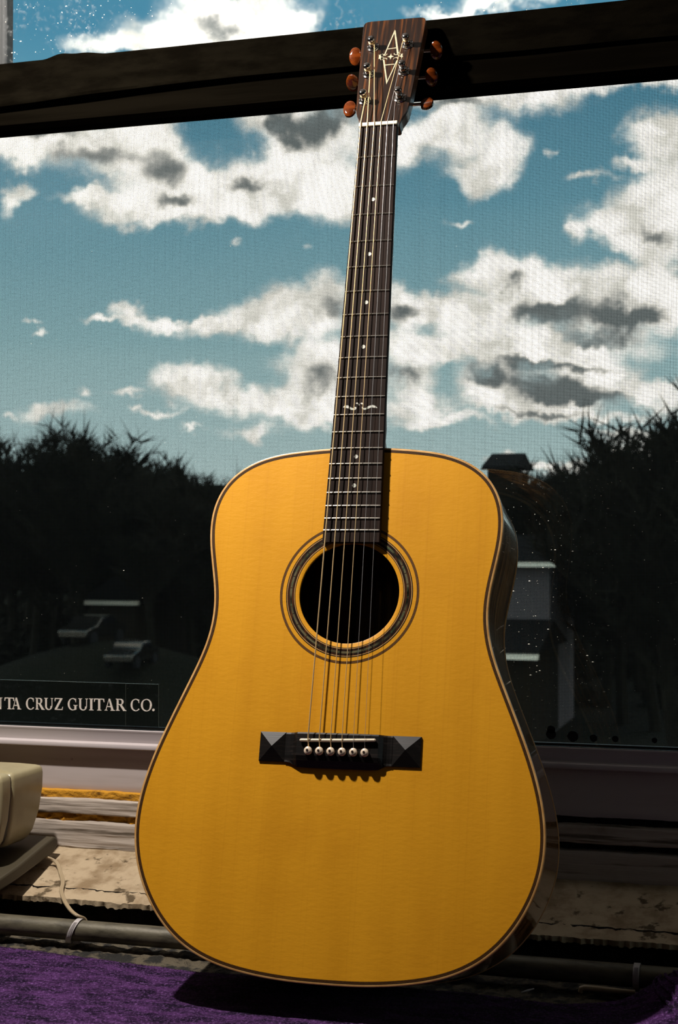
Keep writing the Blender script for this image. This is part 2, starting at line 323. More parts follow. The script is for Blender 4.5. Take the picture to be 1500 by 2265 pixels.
# face under the sill, rough and dark
def wall_strip(x0, x1, z0, z1, y, amp, f, nx, nz, seed=1.):
    vs = []; fs = []
    for j in range(nz+1):
        for i in range(nx+1):
            x = x0+(x1-x0)*i/nx; zz = z0+(z1-z0)*j/nz
            vs.append((x, y+amp*noise.noise(Vector((x*f, zz*f, seed)))+amp*.7*noise.noise(Vector((x*f*3, zz*f*3, seed))), zz))
    for j in range(nz):
        for i in range(nx):
            a = j*(nx+1)+i; fs.append((a, a+1, a+nx+2, a+nx+1))
    return MB().add(vs, fs)
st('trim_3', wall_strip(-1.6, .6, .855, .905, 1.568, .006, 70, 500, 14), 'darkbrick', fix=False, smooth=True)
# sloping plaster sill
def sill():
    nx, ny = 900, 40; vs = []; fs = []
    yb, zb, yf, zf = 1.664, .9335, 1.548, .8975
    for j in range(ny+1):
        t = j/ny
        for i in range(nx+1):
            x = -1.6+2.2*i/nx
            y = yb+(yf-yb)*t; zz = zb+(zf-zb)*t
            n = noise.fractal(Vector((x*24, y*24, 2.)), 1., 2., 4)
            h = .0012*n
            # long wandering crack
            cr = abs(y-(1.628+.006*noise.noise(Vector((x*16, 7, 0)))+.003*noise.noise(Vector((x*60, 3, 0)))))
            if noise.noise(Vector((x*7, 1.3, 4))) > -.1: h -= .0035*max(0, 1-cr/.0012)
            c2 = abs((y-1.575)-.42*(x+.66)-.006*noise.noise(Vector((x*40, 9, 0))))
            if -.80 < x < -.60: h -= .0028*max(0, 1-c2/.0015)
            if j == ny: y += .0016*noise.noise(Vector((x*60, 0, 8)))+.0016*noise.noise(Vector((x*210, 0, 8)))+.0020*noise.noise(Vector((x*700, 0, 8))); h -= .0012*abs(noise.noise(Vector((x*400, 5, 8))))
            vs.append((x, y, zz+h))
    for i in range(nx+1):        # rough broken front edge going down
        x = -1.6+2.2*i/nx; y, zz = vs[ny*(nx+1)+i][1:]
        vs.append((x, y+.003*noise.noise(Vector((x*150, 1, 1))), zz-.005-.003*abs(noise.noise(Vector((x*120, 2, 2))))))
    for i in range(nx+1):
        x = -1.6+2.2*i/nx; vs.append((x, 1.60, .885))
    for j in range(ny+2):
        for i in range(nx):
            a = j*(nx+1)+i; fs.append((a, a+1, a+nx+2, a+nx+1))
    return MB().add(vs, fs)
st('trim_4', sill(), 'mortar', fix=False, smooth=True)
# weathered boards and foam seams, bottom to top
def board(name, z0, z1, y0, y1, m, amp=.0006, f=(9, 190), wob=.0004, nx=440, nz=14, bev=.0012, xa=-1.6, xb=.6):
    vs = []; fs = []
    prof = []
    for j in range(nz+1): prof.append((0, j/nz))
    for i in range(nx+1):
        x = xa+(xb-xa)*i/nx
        top = z1+wob*2*noise.noise(Vector((x*18, z1*50, 1)))+wob*noise.noise(Vector((x*90, z1*50, 1)))
        bot = z0+wob*2*noise.noise(Vector((x*16, z0*50, 3)))+wob*noise.noise(Vector((x*80, z0*50, 3)))
        col = [(x, y1, bot)]
        for j in range(nz+1):
            t = j/nz; zz = bot+(top-bot)*t
            e = bev*(1-min(1, min(t, 1-t)*nz*.7)**.5)
            col.append((x, y0+e+amp*noise.noise(Vector((x*f[0], zz*f[1], 6)))*2+amp*noise.noise(Vector((x*f[0]*5, zz*f[1]*2, 6))), zz))
        col.append((x, y1, top)); vs += col
    n = nz+3
    for i in range(nx):
        for j in range(n-1):
            a = i*n+j; fs.append((a, a+n, a+n+1, a+1))
    return st(name, MB().add(vs, fs), m, fix=False, smooth=True)
board('trim_5', .9305, .9630, 1.656, 1.69, 'oldpaint', amp=.00055, f=(6, 260), wob=.0008)
board('trim_6', .9600, .9735, 1.6620, 1.69, 'foam', amp=.0022, f=(90, 160), wob=.001, xb=-.47)
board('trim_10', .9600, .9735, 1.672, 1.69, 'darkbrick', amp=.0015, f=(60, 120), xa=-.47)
board('trim_7', .9715, .9905, 1.656, 1.69, 'oldpaint', amp=.0005, wob=.0006)
board('trim_8', .9895, .9995, 1.6600, 1.69, 'foam', amp=.0010, f=(70, 120), wob=.0008, xb=-.47)
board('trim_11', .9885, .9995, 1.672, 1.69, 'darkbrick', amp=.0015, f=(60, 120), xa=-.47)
board('trim_9', .9985, 1.0520, 1.6665, 1.69, 'vinyl', amp=.0001, wob=.0005)
# ================================================================== THE WINDOW
win = empty('window_1', (0, 1.66, 1.05), kind='structure')
def wp(name, mb, m, **kw):
    o = mb.build(name, m, win, **kw); o.matrix_parent_inverse = Matrix.Translation((0, -1.66, -1.05)); return o
# lower sash bottom rail with its beads
def extr(prof, x0, x1):          # prof in (y,z)
    n = len(prof); vs = [(x0, y, z) for y, z in prof]+[(x1, y, z) for y, z in prof]
    return MB().add(vs, [tuple(range(n)), tuple(range(n, 2*n))[::-1]]+[(k, (k+1) % n, n+(k+1) % n, n+k) for k in range(n)])
wp('bottom_rail', extr([(1.69, 1.0515), (1.6565, 1.0515), (1.6545, 1.0525), (1.6540, 1.0545), (1.6550, 1.0572), (1.6585, 1.0580), (1.6600, 1.0592),
                        (1.6598, 1.0712), (1.6592, 1.0722), (1.6592, 1.0738), (1.6600, 1.0744), (1.6670, 1.0744), (1.69, 1.0744)], X0, X1), 'paint', smooth=True)
tag(wp('lip_glint_strip', MB().box(X0, X1, 1.6602, 1.6662, 1.0742, 1.0751), mat('lip_glint_metal', (.85, .83, .78), .22, 1.)), 'added bright metal strip giving the lip its sky glint along the glass')  # polished strip added to make the sash lip's bright sky line
wp('glazing_bead', MB().box(X0, X1, 1.6690, 1.676, 1.0742, 1.0775), 'screen')
wp('glass_pane', MB().box(X0, X1, 1.6665, 1.6685, 1.0744, 1.822), 'glass')
wp('upper_pane', MB().box(X0, X1, 1.6745, 1.6765, 1.862, 2.45), 'glass_up')
# meeting rail, dark, wrapped in cloth along its upper half
wp('meeting_rail', extr([(1.69, 1.8075), (1.6465, 1.8075), (1.6440, 1.8090), (1.6440, 1.8850), (1.69, 1.8850)], X0, X1), 'railwood', smooth=True)
def cloth_wrap():
    nx = 500; vs = []; fs = []; n = 17
    for i in range(nx+1):
        x = X0+(X1-X0)*i/nx
        nn = noise.noise(Vector((x*9, 0, 0)))
        # bottom hem sags low at the far left end and creeps up towards the right
        sag = max(0, min(1, (-.60-x)/.35)); hem = 1.8365-.012*sag**1.5+.0012*nn
        pull = .5+.5*max(-1, min(1, (-.45-x)/.25))
        top = 1.8815+.0006*noise.noise(Vector((x*14, 3, 0)))
        bumpx = math.exp(-((x+.846)/.016)**2)*.0055+math.exp(-((x+.815)/.022)**2)*.0045
        for j in range(n):
            t = j/(n-1); zz = hem+(top+bumpx-hem)*t
            y = 1.6385-.0022*math.sin(min(1, t*3)*math.pi/2)
            y -= .0030*pull*math.exp(-((t-.10)/.10)**2)                      # rolled hem
            y += .0014*pull*math.sin(t*13+x*11)*math.exp(-((t-.35)/.25)**2)
            y -= .0028*sag*max(0, math.sin((t*5-(x+1.0)*26)))*math.exp(-((t-.2)/.25)**2)   # diagonal folds at the left
            if j == 0: y = 1.6432
            vs.append((x, y, zz))
        vs.append((x, 1.650, top+bumpx*.8+.0008)); vs.append((x, 1.662, top-.001))
    m = n+2
    for i in range(nx):
        for j in range(m-1):
            a = i*m+j; fs.append((a, a+m, a+m+1, a+1))
    return MB().add(vs, fs)
tag(wp('rail_cloth', cloth_wrap(), 'fabric', fix=False, smooth=True), 'dark brown cloth wrapped over the upper half of the rail')
wp('left_stile', MB().box(-1.0, -.9485, 1.668, 1.70, 1.88, 2.45), 'stile'); 
wp('stile_gasket', MB().box(-.9485, -.9455, 1.668, 1.70, 1.88, 2.45), 'screen')
for s_, (a, b) in (('side_jamb', (X0, X0+.05)), ('side_jamb', (X1-.05, X1))):
    wp(s_, MB().box(a, b, 1.655, 1.72, 1.0744, 2.45), 'paint')
wp('head_jamb', MB().box(X0+.05, X1-.05, 1.655, 1.72, 2.41, 2.45), 'paint')
# insect screen: every wire is geometry, joined because nobody could count them
def screen():
    x0, x1, z0, z1, y = -1.20, .25, 1.0744, 1.812, 1.684; p = .00163; r = .00018
    vs = []; fs = []
    def bar(a, b, horiz):
        o = len(vs)
        if horiz: q = [(-r), (r)]; pts = [(a[0], y-r, a[2]), (a[0], y, a[2]+r), (a[0], y+r, a[2]), (a[0], y, a[2]-r)]; pe = [(b[0], yy, zz) for _, yy, zz in pts]
        else: pts = [(a[0]-r, y, a[2]), (a[0], y-r, a[2]), (a[0]+r, y, a[2]), (a[0], y+r, a[2])]; pe = [(xx, yy, b[2]) for xx, yy, _ in pts]
        vs.extend(pts+pe); fs.extend([(o+k, o+(k+1) % 4, o+4+(k+1) % 4, o+4+k) for k in range(4)])
    x = x0
    while x < x1: bar((x, y, z0), (x, y, z1), False); x += p
    z = z0
    while z < z1: bar((x0, y, z), (x1, y, z), True); z += p
    return MB().add(vs, fs)
tag(wp('insect_screen', screen(), 'screen', fix=False), kind='stuff')
# rain spots and dust on the glass, dark smudges low at the right
def specks(n, box, r0, r1, y, seed):
    rr = random.Random(seed); mb = MB()
    for _ in range(n):
        x = rr.uniform(box[0], box[1]); z = rr.uniform(box[2], box[3]); r = r0+(r1-r0)*rr.random()**3
        w_ = r*rr.choice((1, 1, 1, 2.4)); mb.add([(x-w_, y, z), (x, y, z-r), (x+w_, y, z), (x, y, z+r), (x, y-r*.5, z)], [(0, 1, 4), (1, 2, 4), (2, 3, 4), (3, 0, 4)])
    return mb
sp = specks(300, (-.315, -.19, 1.085, 1.37), .0002, .00065, 1.6660, 3)
s2 = specks(60, (-.25, -.12, 1.08, 1.40), .0002, .0005, 1.6660, 5); sp.add(s2.v, s2.f)
s2 = specks(50, (-.93, -.45, 1.1, 1.35), .0002, .0004, 1.6660, 6); sp.add(s2.v, s2.f)
s2 = specks(60, (-1.0, -.12, 1.1, 1.8), .0002, .0004, 1.6660, 16); sp.add(s2.v, s2.f)
tag(wp('glass_specks', sp, 'speck', fix=False), kind='stuff')
up = specks(150, (-.95, -.70, 1.885, 1.98), .0002, .0008, 1.6740, 8); s2 = specks(120, (-.42, -.22, 1.885, 1.95), .0002, .0007, 1.6740, 9); up.add(s2.v, s2.f)
tag(wp('dust_specks', up, 'speck', fix=False), kind='stuff')
for (x, z, r) in ((-.2603, 1.0875, .0055), (-.2360, 1.0862, .0062), (-.2135, 1.0850, .0042), (-.2600, 1.0925, .0044), (-.1900, 1.0850, .0036), (-.1480, 1.0850, .003)):
    n = 14; pl = [(x+r*(1+.18*noise.noise(Vector((k*.7, x*90, z))))*math.cos(2*math.pi*k/n), z+r*(1+.18*noise.noise(Vector((k*.9, z*90, x))))*math.sin(2*math.pi*k/n)) for k in range(n)]
    mb = MB().add([(a, 1.6670, b) for a, b in pl]+[(a, 1.6655, b) for a, b in pl], [tuple(range(n)), tuple(range(n, 2*n))[::-1]]+[(k, (k+1) % n, n+(k+1) % n, n+k) for k in range(n)])
    wp('smudge', mb, 'grime')
# ================================================================== STICKER WITH LETTERING
def glyph(ch):
    """serif capitals as closed polygons in a unit-high box; returns (polys, width)"""
    P = []
    def q(*p): P.append(list(p))
    def serif(x0, x1, y, up): q((x0, y), (x1, y), (x1-.03, y+.055*up), (x0+.03, y+.055*up))
    def stem(x, w=.16, a=0., b=1., s0=True, s1=True):
        q((x-w/2, a), (x+w/2, a), (x+w/2, b), (x-w/2, b))
        if s0: serif(x-w/2-.09, x+w/2+.09, a, 1)
        if s1: serif(x-w/2-.09, x+w/2+.09, b, -1)
    def arc(cx, cy, rx, ry, a0, a1, tk=.17, tn=.055, n=22):
        for i in range(n):
            u0 = math.radians(a0+(a1-a0)*i/n); u1 = math.radians(a0+(a1-a0)*(i+1)/n); o = []
            for u in (u0, u1):
                w = tn+(tk-tn)*abs(math.cos(u))**1.3
                o.append(((cx+rx*math.cos(u), cy+ry*math.sin(u)), (cx+(rx-w)*math.cos(u), cy+(ry-min(w, .075))*math.sin(u))))
            q(o[0][0], o[1][0], o[1][1], o[0][1])
    if ch == 'T': stem(.40, s1=False); q((.02, 1), (.78, 1), (.78, .93), (.02, .93)); q((.0, .72), (.05, .72), (.10, .94), (.02, 1)); q((.80, .72), (.75, .72), (.70, .94), (.78, 1)); w = .8
    elif ch == 'A':
        q((.42, 1), (.36, .93), (.08, .0), (.15, 0)); q((.36, 1), (.48, 1), (.80, 0), (.61, 0)); q((.18, .30), (.70, .30), (.68, .37), (.20, .37)); serif(0, .26, 0, 1); serif(.52, .90, 0, 1); w = .88
    elif ch == 'N': stem(.14, .07); stem(.80, .07, s0=False); q((.08, 1), (.26, 1), (.84, 0), (.72, 0)); w = .92
    elif ch == 'C': arc(.48, .5, .46, .52, 48, 318); q((.74, .96), (.80, .96), (.80, .66), (.74, .72)); w = .86
    elif ch == 'G': arc(.48, .5, .46, .52, 48, 318); q((.74, .96), (.80, .96), (.80, .66), (.74, .72)); q((.66, .0), (.84, .06), (.84, .44), (.66, .44)); serif(.56, .94, .44, -1); w = .96
    elif ch == 'O': arc(.5, .5, .49, .52, 0, 360, n=32); w = 1.
    elif ch == 'I': stem(.2); w = .4
    elif ch == 'R': stem(.2); arc(.42, .745, .30, .255, -90, 90, n=14); q((.2, 1), (.42, 1), (.42, .94), (.2, .94)); q((.2, .49), (.42, .49), (.42, .55), (.2, .55)); q((.36, .52), (.54, .52), (.90, .0), (.70, .0)); serif(.66, .96, 0, 1); w = .94
    elif ch == 'U': stem(.2, a=.3, s0=False); stem(.76, .065, a=.3, s0=False); arc(.455, .32, .335, .34, 180, 360, .155, .07, 18); w = .92
    elif ch == 'Z': q((.05, 1), (.80, 1), (.80, .93), (.05, .93)); q((.05, 0), (.82, 0), (.82, .07), (.05, .07)); q((.58, .95), (.80, .95), (.26, .05), (.04, .05)); q((.05, .72), (.10, .72), (.14, .94), (.05, 1)); q((.86, .28), (.81, .28), (.74, .06), (.82, 0)); w = .86
    elif ch == '.': q(*[(.12+.11*math.cos(k*math.pi/4), .10+.11*math.sin(k*math.pi/4)) for k in range(8)]); w = .24
    return P, w
stk = empty('window_sticker', (-.86, 1.6640, 1.1), 'clear rectangular window sticker with white serif capitals, low on the glass left of the guitar', 'sticker')
def sp_(name, mb, m, **kw):
    o = mb.build(name, m, stk, **kw); o.matrix_parent_inverse = Matrix.Translation((.86, -1.6640, -1.1)); return o
sp_('film', MB().box(-1.02, -.7271, 1.6628, 1.6640, 1.0782, 1.1298), 'decal')
sp_('film_edge', MB().box(-1.02, -.7271, 1.6622, 1.6628, 1.1294, 1.1298).box(-.7275, -.7271, 1.6622, 1.6628, 1.0782, 1.1298).box(-.7700, -.7697, 1.6622, 1.6628, 1.0782, 1.1298), mat('film_edge_glint', (.045, .055, .045), .4))
def pxX(z): return -.932+(z-25)*(.1992/1243)
seq = [('N', -98, 4), ('T', 22, 105), ('A', 84, 163), ('C', 205, 277), ('R', 283, 362), ('U', 358, 440), ('Z', 445, 518), ('G', 557, 642), ('U', 643, 730), ('I', 731, 776),
       ('T', 776, 862), ('A', 862, 946), ('R', 952, 1040), ('C', 1075, 1152), ('O', 1160, 1250), ('.', 1250, 1272)]
for ch, a, b in seq:
    polys, w = glyph(ch); xa, xb = pxX(a), pxX(b); h = .01415; z0 = 1.0938+.0039*(a/1250.)
    mb = MB()
    for k, pl in enumerate(polys):
        n = len(pl); y0 = 1.6622-.00002*k; pts = [(xa+(xb-xa)*p[0]/w, z0+h*p[1]) for p in pl]
        mb.add([(x, y0, z) for x, z in pts]+[(x, 1.6628, z) for x, z in pts], [tuple(range(n)), tuple(range(n, 2*n))[::-1]]+[(i, (i+1) % n, n+(i+1) % n, n+i) for i in range(n)])
    sp_('letter', mb, 'letter')
# ================================================================== THE GUITAR (local frame: x across, y up the neck, z out of the top; metres from the nut)
U_ = Vector((.99899, .04488, -.00163)); V_ = Vector((-.01013, .26049, .96542)); U_ = (U_-V_*U_.dot(V_)).normalized(); V_.normalize(); W_ = U_.cross(V_)
gt = empty('acoustic_guitar', (0, 0, 0), 'honey-coloured acoustic guitar leaning back against the dark window rail', 'guitar')
gt.matrix_world = Matrix(((U_.x, V_.x, W_.x, -.42152), (U_.y, V_.y, W_.y, 1.54077), (U_.z, V_.z, W_.z, 1.73731), (0, 0, 0, 1)))
half = [(0,-356.2),(12,-356.3),(24.7,-356.5),(33.2,-357.1),(41.8,-357.8),(50.7,-358.6),(59.7,-359.4),(68.8,-360.4),(77.8,-361.7),(86.9,-363.5),(95.8,-366.0),(104.6,-369.2),(113.0,-373.2),(120.8,-378.1),(128.1,-384.0),(134.4,-390.9),(139.6,-398.7),(143.7,-407.5),(146.6,-416.9),(148.2,-427.1),(148.5,-437.7),(148.0,-448.4),(146.5,-458.9),(144.6,-469.0),(142.7,-478.4),(140.9,-487.2),(139.2,-495.4),(138.0,-502.9),(137.1,-509.9),(136.6,-516.6),(136.5,-522.9),(136.6,-529.0),(137.1,-534.9),(137.9,-540.8),(138.9,-546.6),(140.3,-552.5),(141.8,-558.4),(143.8,-564.5),(146.0,-570.7),(148.5,-577.3),(151.3,-584.1),(154.3,-591.4),(157.6,-599.0),(161.0,-607.2),(164.7,-616.0),(168.7,-625.4),(172.9,-635.6),(177.3,-646.7),(181.9,-658.7),(186.4,-671.7),(190.5,-685.5),(194.0,-699.8),(196.5,-714.7),(197.6,-729.5),(197.2,-744.1),(195.2,-758.3),(191.7,-772.0),(186.8,-785.1),(180.7,-797.5),(173.5,-809.2),(165.3,-820.2),(156.0,-830.2),(145.7,-838.9),(134.3,-846.4),(122.3,-852.4),(109.8,-857.2),(96.9,-860.8),(83.8,-863.6),(70.6,-865.7),(57.4,-867.3),(44.2,-868.5),(31.1,-869.3),(15,-869.6),(0,-869.7)]
loop = [Vector((x, y)) for x, y in half]+[Vector((-x, y)) for x, y in half[-2:0:-1]]
def resample(lp_, n):
    L = [0.]
    for i in range(len(lp_)): L.append(L[-1]+(lp_[(i+1) % len(lp_)]-lp_[i]).length)
    out = []; j = 0
    for k in range(n):
        s_ = L[-1]*k/n
        while L[j+1] < s_: j += 1
        t = (s_-L[j])/(L[j+1]-L[j]); out.append(lp_[j].lerp(lp_[(j+1) % len(lp_)], t))
    return out
loop = resample(loop, 320)
for _ in range(10): loop = [(loop[i-1]+loop[i]*2+loop[(i+1) % 320])/4 for i in range(320)]
NL = len(loop)
nrm = []
for i in range(NL):
    t = (loop[(i+1) % NL]-loop[i-1]).normalized(); nrm.append(Vector((-t.y, t.x)))   # loop runs clockwise: this points out
if nrm[0].y < 0: nrm = [-n for n in nrm]
def off(d): return [loop[i]+nrm[i]*d for i in range(NL)]
mm = .001
def ring(rings):       # rings: list of (loop, z); quads between successive
    vs = []; fs = []
    for lp_, z in rings:
        for k, p in enumerate(lp_): vs.append((p.x*mm, p.y*mm, (z[k] if isinstance(z, list) else z)*mm))
    for r in range(len(rings)-1):
        for k in range(NL):
            a = r*NL+k; b = r*NL+(k+1) % NL; fs.append((a, b, b+NL, a+NL))
    return MB().add(vs, fs)
depth = [-(112+(p.y+356)/-514*16) for p in loop]
g = lambda name, mb, m, parent=gt, **kw: mb.build(name, m, parent, **kw)
# rim and back
g('rim', ring([(off(-.3), -5.5), (off(-.3), [d+6 for d in depth])]), 'rosewood_side', smooth=True)
g('back_binding', ring([(off(-.3), [d+6 for d in depth]), (off(.05), [d+5.9 for d in depth]), (off(.05), [d+1 for d in depth]), (off(-1), depth)]), 'binding', smooth=True)
bk = ring([(off(-1), depth), (off(-30), [d-2 for d in depth]), (off(-90), [d-4 for d in depth])])
cidx = len(bk.v); bk.v.append((0, -.62, -.126)); bk.f += [(2*NL+k, 2*NL+(k+1) % NL, cidx) for k in range(NL)]
g('back', bk, 'rosewood', smooth=True)
g('lining', ring([(off(-2.2), -1.5), (off(-2.6), [d+4 for d in depth])]), 'inside', smooth=True)
# front binding, purfling
g('front_binding', ring([(off(-.3), -5.5), (off(.05), -5.4), (off(.05), -.7), (off(-.15), -.2), (off(-.7), .05), (off(-2.1), .05), (off(-2.1), -1.5)]), 'binding', smooth=True)
pf = g('purfling', ring([(off(-2.1), -1.), (off(-2.1), .04), (off(-4.9), .04), (off(-4.9), -1.)]), 'purf')
g('purfling_line', ring([(off(-3.0), .0), (off(-3.0), .09), (off(-3.30), .09), (off(-3.30), .0)]), 'purf_brown', pf)
g('purfling_line', ring([(off(-4.1), .0), (off(-4.1), .09), (off(-4.35), .09), (off(-4.35), .0)]), 'purf_brown', pf)
# top plate with the sound hole
HC = Vector((0, -505.2)); HR = 49.9
inner = off(-4.9); hole = []
for p in inner:
    d = (p-HC).normalized(); hole.append(HC+d*HR)
rg = [(hole, -3.), (hole, -.15), ([HC+(h-HC)*1.006 for h in hole], 0.)]
for t in (.04, .2, .4, .6, .8, 1.):
    rg.append(([h.lerp(i, t) for h, i in zip(hole, inner)], 0.))
rg.append((inner, -3.)); rg.append(([h.lerp(i, .5) for h, i in zip(hole, inner)], -3.)); rg.append((hole, -3.))
g('soundboard', ring(rg), 'spruce', smooth=True)
# rosette
ros = empty('rosette'); ros.parent = gt
def annul(name, r0, r1, z, m, parent, n=160):
    vs = []; fs = []
    for r, zz in ((r0, -.3), (r0, z), (r1, z), (r1, -.3)):
        for k in range(n): a = 2*math.pi*k/n; vs.append(((HC.x+r*math.cos(a))*mm, (HC.y+r*math.sin(a))*mm, zz*mm))
    for i in range(3):
        for k in range(n): fs.append((i*n+k, i*n+(k+1) % n, (i+1)*n+(k+1) % n, (i+1)*n+k))
    return g(name, MB().add(vs, fs), m, parent)
annul('rosewood_band', 55.2, 61.9, .08, 'rosewood_head', ros)
annul('dark_line', 53.9, 54.6, .08, 'purf', ros); annul('pale_line', 54.6, 55.2, .10, 'binding', ros)
annul('pale_line', 61.9, 62.45, .10, 'binding', ros); annul('dark_line', 62.45, 63.4, .08, 'purf', ros)
for r in (67.1, 68.1, 69.1): annul('dark_line', r, r+.45, .08, 'purf', ros)
annul('brown_line', 67.55, 69.1, .05, 'purf_brown', ros)
ra = random.Random(4); a = 0.
while a < 357:
    w = ra.uniform(8, 15); r0, r1 = 57.5+ra.uniform(-.1, .1), 59.5; vs = []; fs = []; n = 5
    for i in range(n+1):
        t = math.radians(a+(w-.7)*i/n)
        vs += [((HC.x+r*math.cos(t))*mm, (HC.y+r*math.sin(t))*mm, z*mm) for r, z in ((r0, .05), (r0, .14), (r1, .14), (r1, .05))]
    for i in range(n): fs += [(i*4+k, i*4+k+1, i*4+k+5, i*4+k+4) for k in range(3)]
    g('abalone_inlay', MB().add(vs, fs), 'abalone', ros); a += w
# neck, heel and fretboard
def nw(v): return 40.9+(57.2-40.9)*(-v)/444.     # board width at v (mm)
nk = []; vs = []; fs = []; n = 18
secs = [(2, 20.6, 15.5), (-20, 20.6, 15.5), (-120, 22.5, 16.5), (-240, 24.8, 18), (-318, 26.3, 20), (-335, 26.8, 30), (-347, 27, 60), (-354, 27, 92), (-357, 27, 96)]
for v, hw, dp in secs:
    for k in range(n+1):
        q = math.pi*k/n; vs.append((math.cos(q)*hw*mm*(1 if dp < 40 else 1-.35*math.sin(q)), v*mm, (.6-abs(math.sin(q))**.9*dp)*mm))
for i in range(len(secs)-1):
    for k in range(n+1):
        a_ = i*(n+1)+k; b_ = i*(n+1)+(k+1) % (n+1); fs.append((a_, b_, b_+n+1, a_+n+1))
fs += [tuple(range(n+1)), tuple((len(secs)-1)*(n+1)+k for k in range(n+1))[::-1]]
g('neck', MB().add(vs, fs), 'neckwood', smooth=True)
fbd = []; vs = []; fs = []; ns = 30
def camber(x, hw): return 7.0-.55*(x/hw)**2
for i in range(ns+1):
    v = -.3-(455.3)*i/ns; hw = nw(v)/2
    row = [(-hw, .6), (-hw, 6.1)]+[(-hw+.4+(2*hw-.8)*k/8, camber(-hw+.4+(2*hw-.8)*k/8, hw)) for k in range(9)]+[(hw, 6.1), (hw, .6)]
    vs += [(x*mm, v*mm, z*mm) for x, z in row]
r_ = 13
for i in range(ns): fs += [(i*r_+k, i*r_+(k+1) % r_, (i+1)*r_+(k+1) % r_, (i+1)*r_+k) for k in range(r_)]
fs += [tuple(range(r_)), tuple(ns*r_+k for k in range(r_))[::-1]]
fb = g('fretboard', MB().add(vs, fs), 'ebony', smooth=True)
for k in range(1, 21):
    v = -648*(1-2**(-k/12)); hw = nw(v)/2-.5; pr = []
    for s_ in range(9):
        x = -hw+2*hw*s_/8; pr.append((x*mm, v*mm, (camber(x, hw)+.1)*mm))
    g('fret', MB().tube(pr, .00098, 8, flat=1.), 'fretwire', fb, smooth=True)
for v in (-86.1, -148.4, -202.4, -251.1, -368.1, -398.1):
    g('dot_inlay', MB().lathe([(0, .0021), (.0001, .0021), (.00015, .0020)], (0, v*mm, .00699), (0, 0, 1), 20), 'pearl', fb)
for pl in ([(-17.1,-315.7),(-15.5,-313.9),(-12.0,-313.8),(-8.4,-316.2),(-5.9,-317.1),(-4.8,-315.6),(-3.2,-315.8),(-2.9,-317.8),(-5.1,-319.2),(-8.2,-318.7),(-11.4,-317.0),(-14.5,-316.3)],
           [(-4.1,-311.8),(-2.6,-311.0),(-.7,-311.8),(.1,-313.6),(-.4,-314.3),(-1.8,-313.0)], [(.7,-311.9),(2.2,-311.2),(3.7,-311.9),(4.3,-313.3),(1.8,-312.9)],
           [(2.4,-315.5),(4.0,-316.9),(6.4,-317.1),(9.8,-314.8),(13.6,-313.9),(17.1,-315.2),(18.6,-317.4),(15.9,-316.9),(12.5,-316.4),(9.1,-317.9),(5.7,-319.0),(3.0,-318.2)]):
    cx_ = sum(p[0] for p in pl)/len(pl); mb = MB()
    n = len(pl); zz = lambda x: camber(x, 26)+.14
    mb.add([(x*mm, y*mm, zz(x)*mm) for x, y in pl]+[(x*mm, y*mm, 6.2*mm) for x, y in pl], [tuple(range(n)), tuple(range(n, 2*n))[::-1]]+[(k, (k+1) % n, n+(k+1) % n, n+k) for k in range(n)])
    g('scroll_inlay', mb, 'pearl', fb)
g('nut', MB().box(-.0209, .0213, -.0003, .0042, .0006, .0088), 'bone', bevel=.0009)
# headstock, tilted back 14 degrees
HA = math.radians(14)
hs = empty('headstock'); hs.parent = gt; hs.location = (0, .003, 0.0); hs.rotation_euler = (-HA, 0, 0)
hh = [(0, 21.3), (5, 21.7), (10, 23.), (16, 26.), (21, 27.8), (28, 28.8), (45, 30.0), (80, 31.8), (120, 33.8), (150, 35.4), (155.5, 35.4), (159, 34.2), (160.8, 31.5), (161.4, 27)]
hl = [(x, y) for y, x in hh]+[(-x, y) for y, x in hh[::-1]]
face = MB().prism([(x*mm, y*mm) for x, y in hl], -.0014, .0)
tag(g('face_veneer', face, 'rosewood_head', hs, bevel=.0003), 'dark striped rosewood face of the headstock')
core = MB().prism([((x*.996)*mm, y*.998*mm) for x, y in hl], -.0155, -.0014)
g('headstock_core', core, 'neckwood', hs, bevel=.0015)
# pearl monogram: an upright A over a mirrored one, scrollwork between
lg = MB()
def hp(pl, z1=.00022): lg.prism([(x*mm, y*mm) for x, y in pl], -.0001, z1)
for pl in ([(1.2,144.6),(2.4,143.6),(9.9,106.2),(7.9,106.4),(1.4,139.6)], [(1.2,144.6),(1.7,140.4),(-5.6,106.4),(-6.9,106.0)], [(-3.3,116.2),(6.4,116.9),(6.6,115.7),(-3.5,115.0)],
           [(-7.2,99.5),(-5.5,99.3),(1.3,66.5),(.8,61.4)], [(.8,61.4),(1.2,67.0),(8.4,97.0),(9.7,96.9)], [(-3.9,91.7),(6.6,91.9),(6.4,90.8),(-3.6,90.4)],
           [(1.1,108.6),(2.0,104.8),(4.8,103.2),(2.1,102.1),(1.2,98.6),(.2,102.3),(-2.6,103.4),(.2,104.8)],
           [(-12.8,108.0),(-11.2,107.1),(-9.8,108.8),(-10.3,105.6),(-8.3,103.7),(-10.0,102.5),(-8.9,98.8),(-11.1,101.6),(-12.4,100.9),(-12.2,104.4)],
           [(14.4,107.1),(13.0,105.9),(11.6,107.1),(12.8,104.0),(10.2,103.1),(13.0,101.7),(13.6,98.1),(14.1,100.9),(15.1,101.5),(14.2,104.1)]):
    hp(pl)
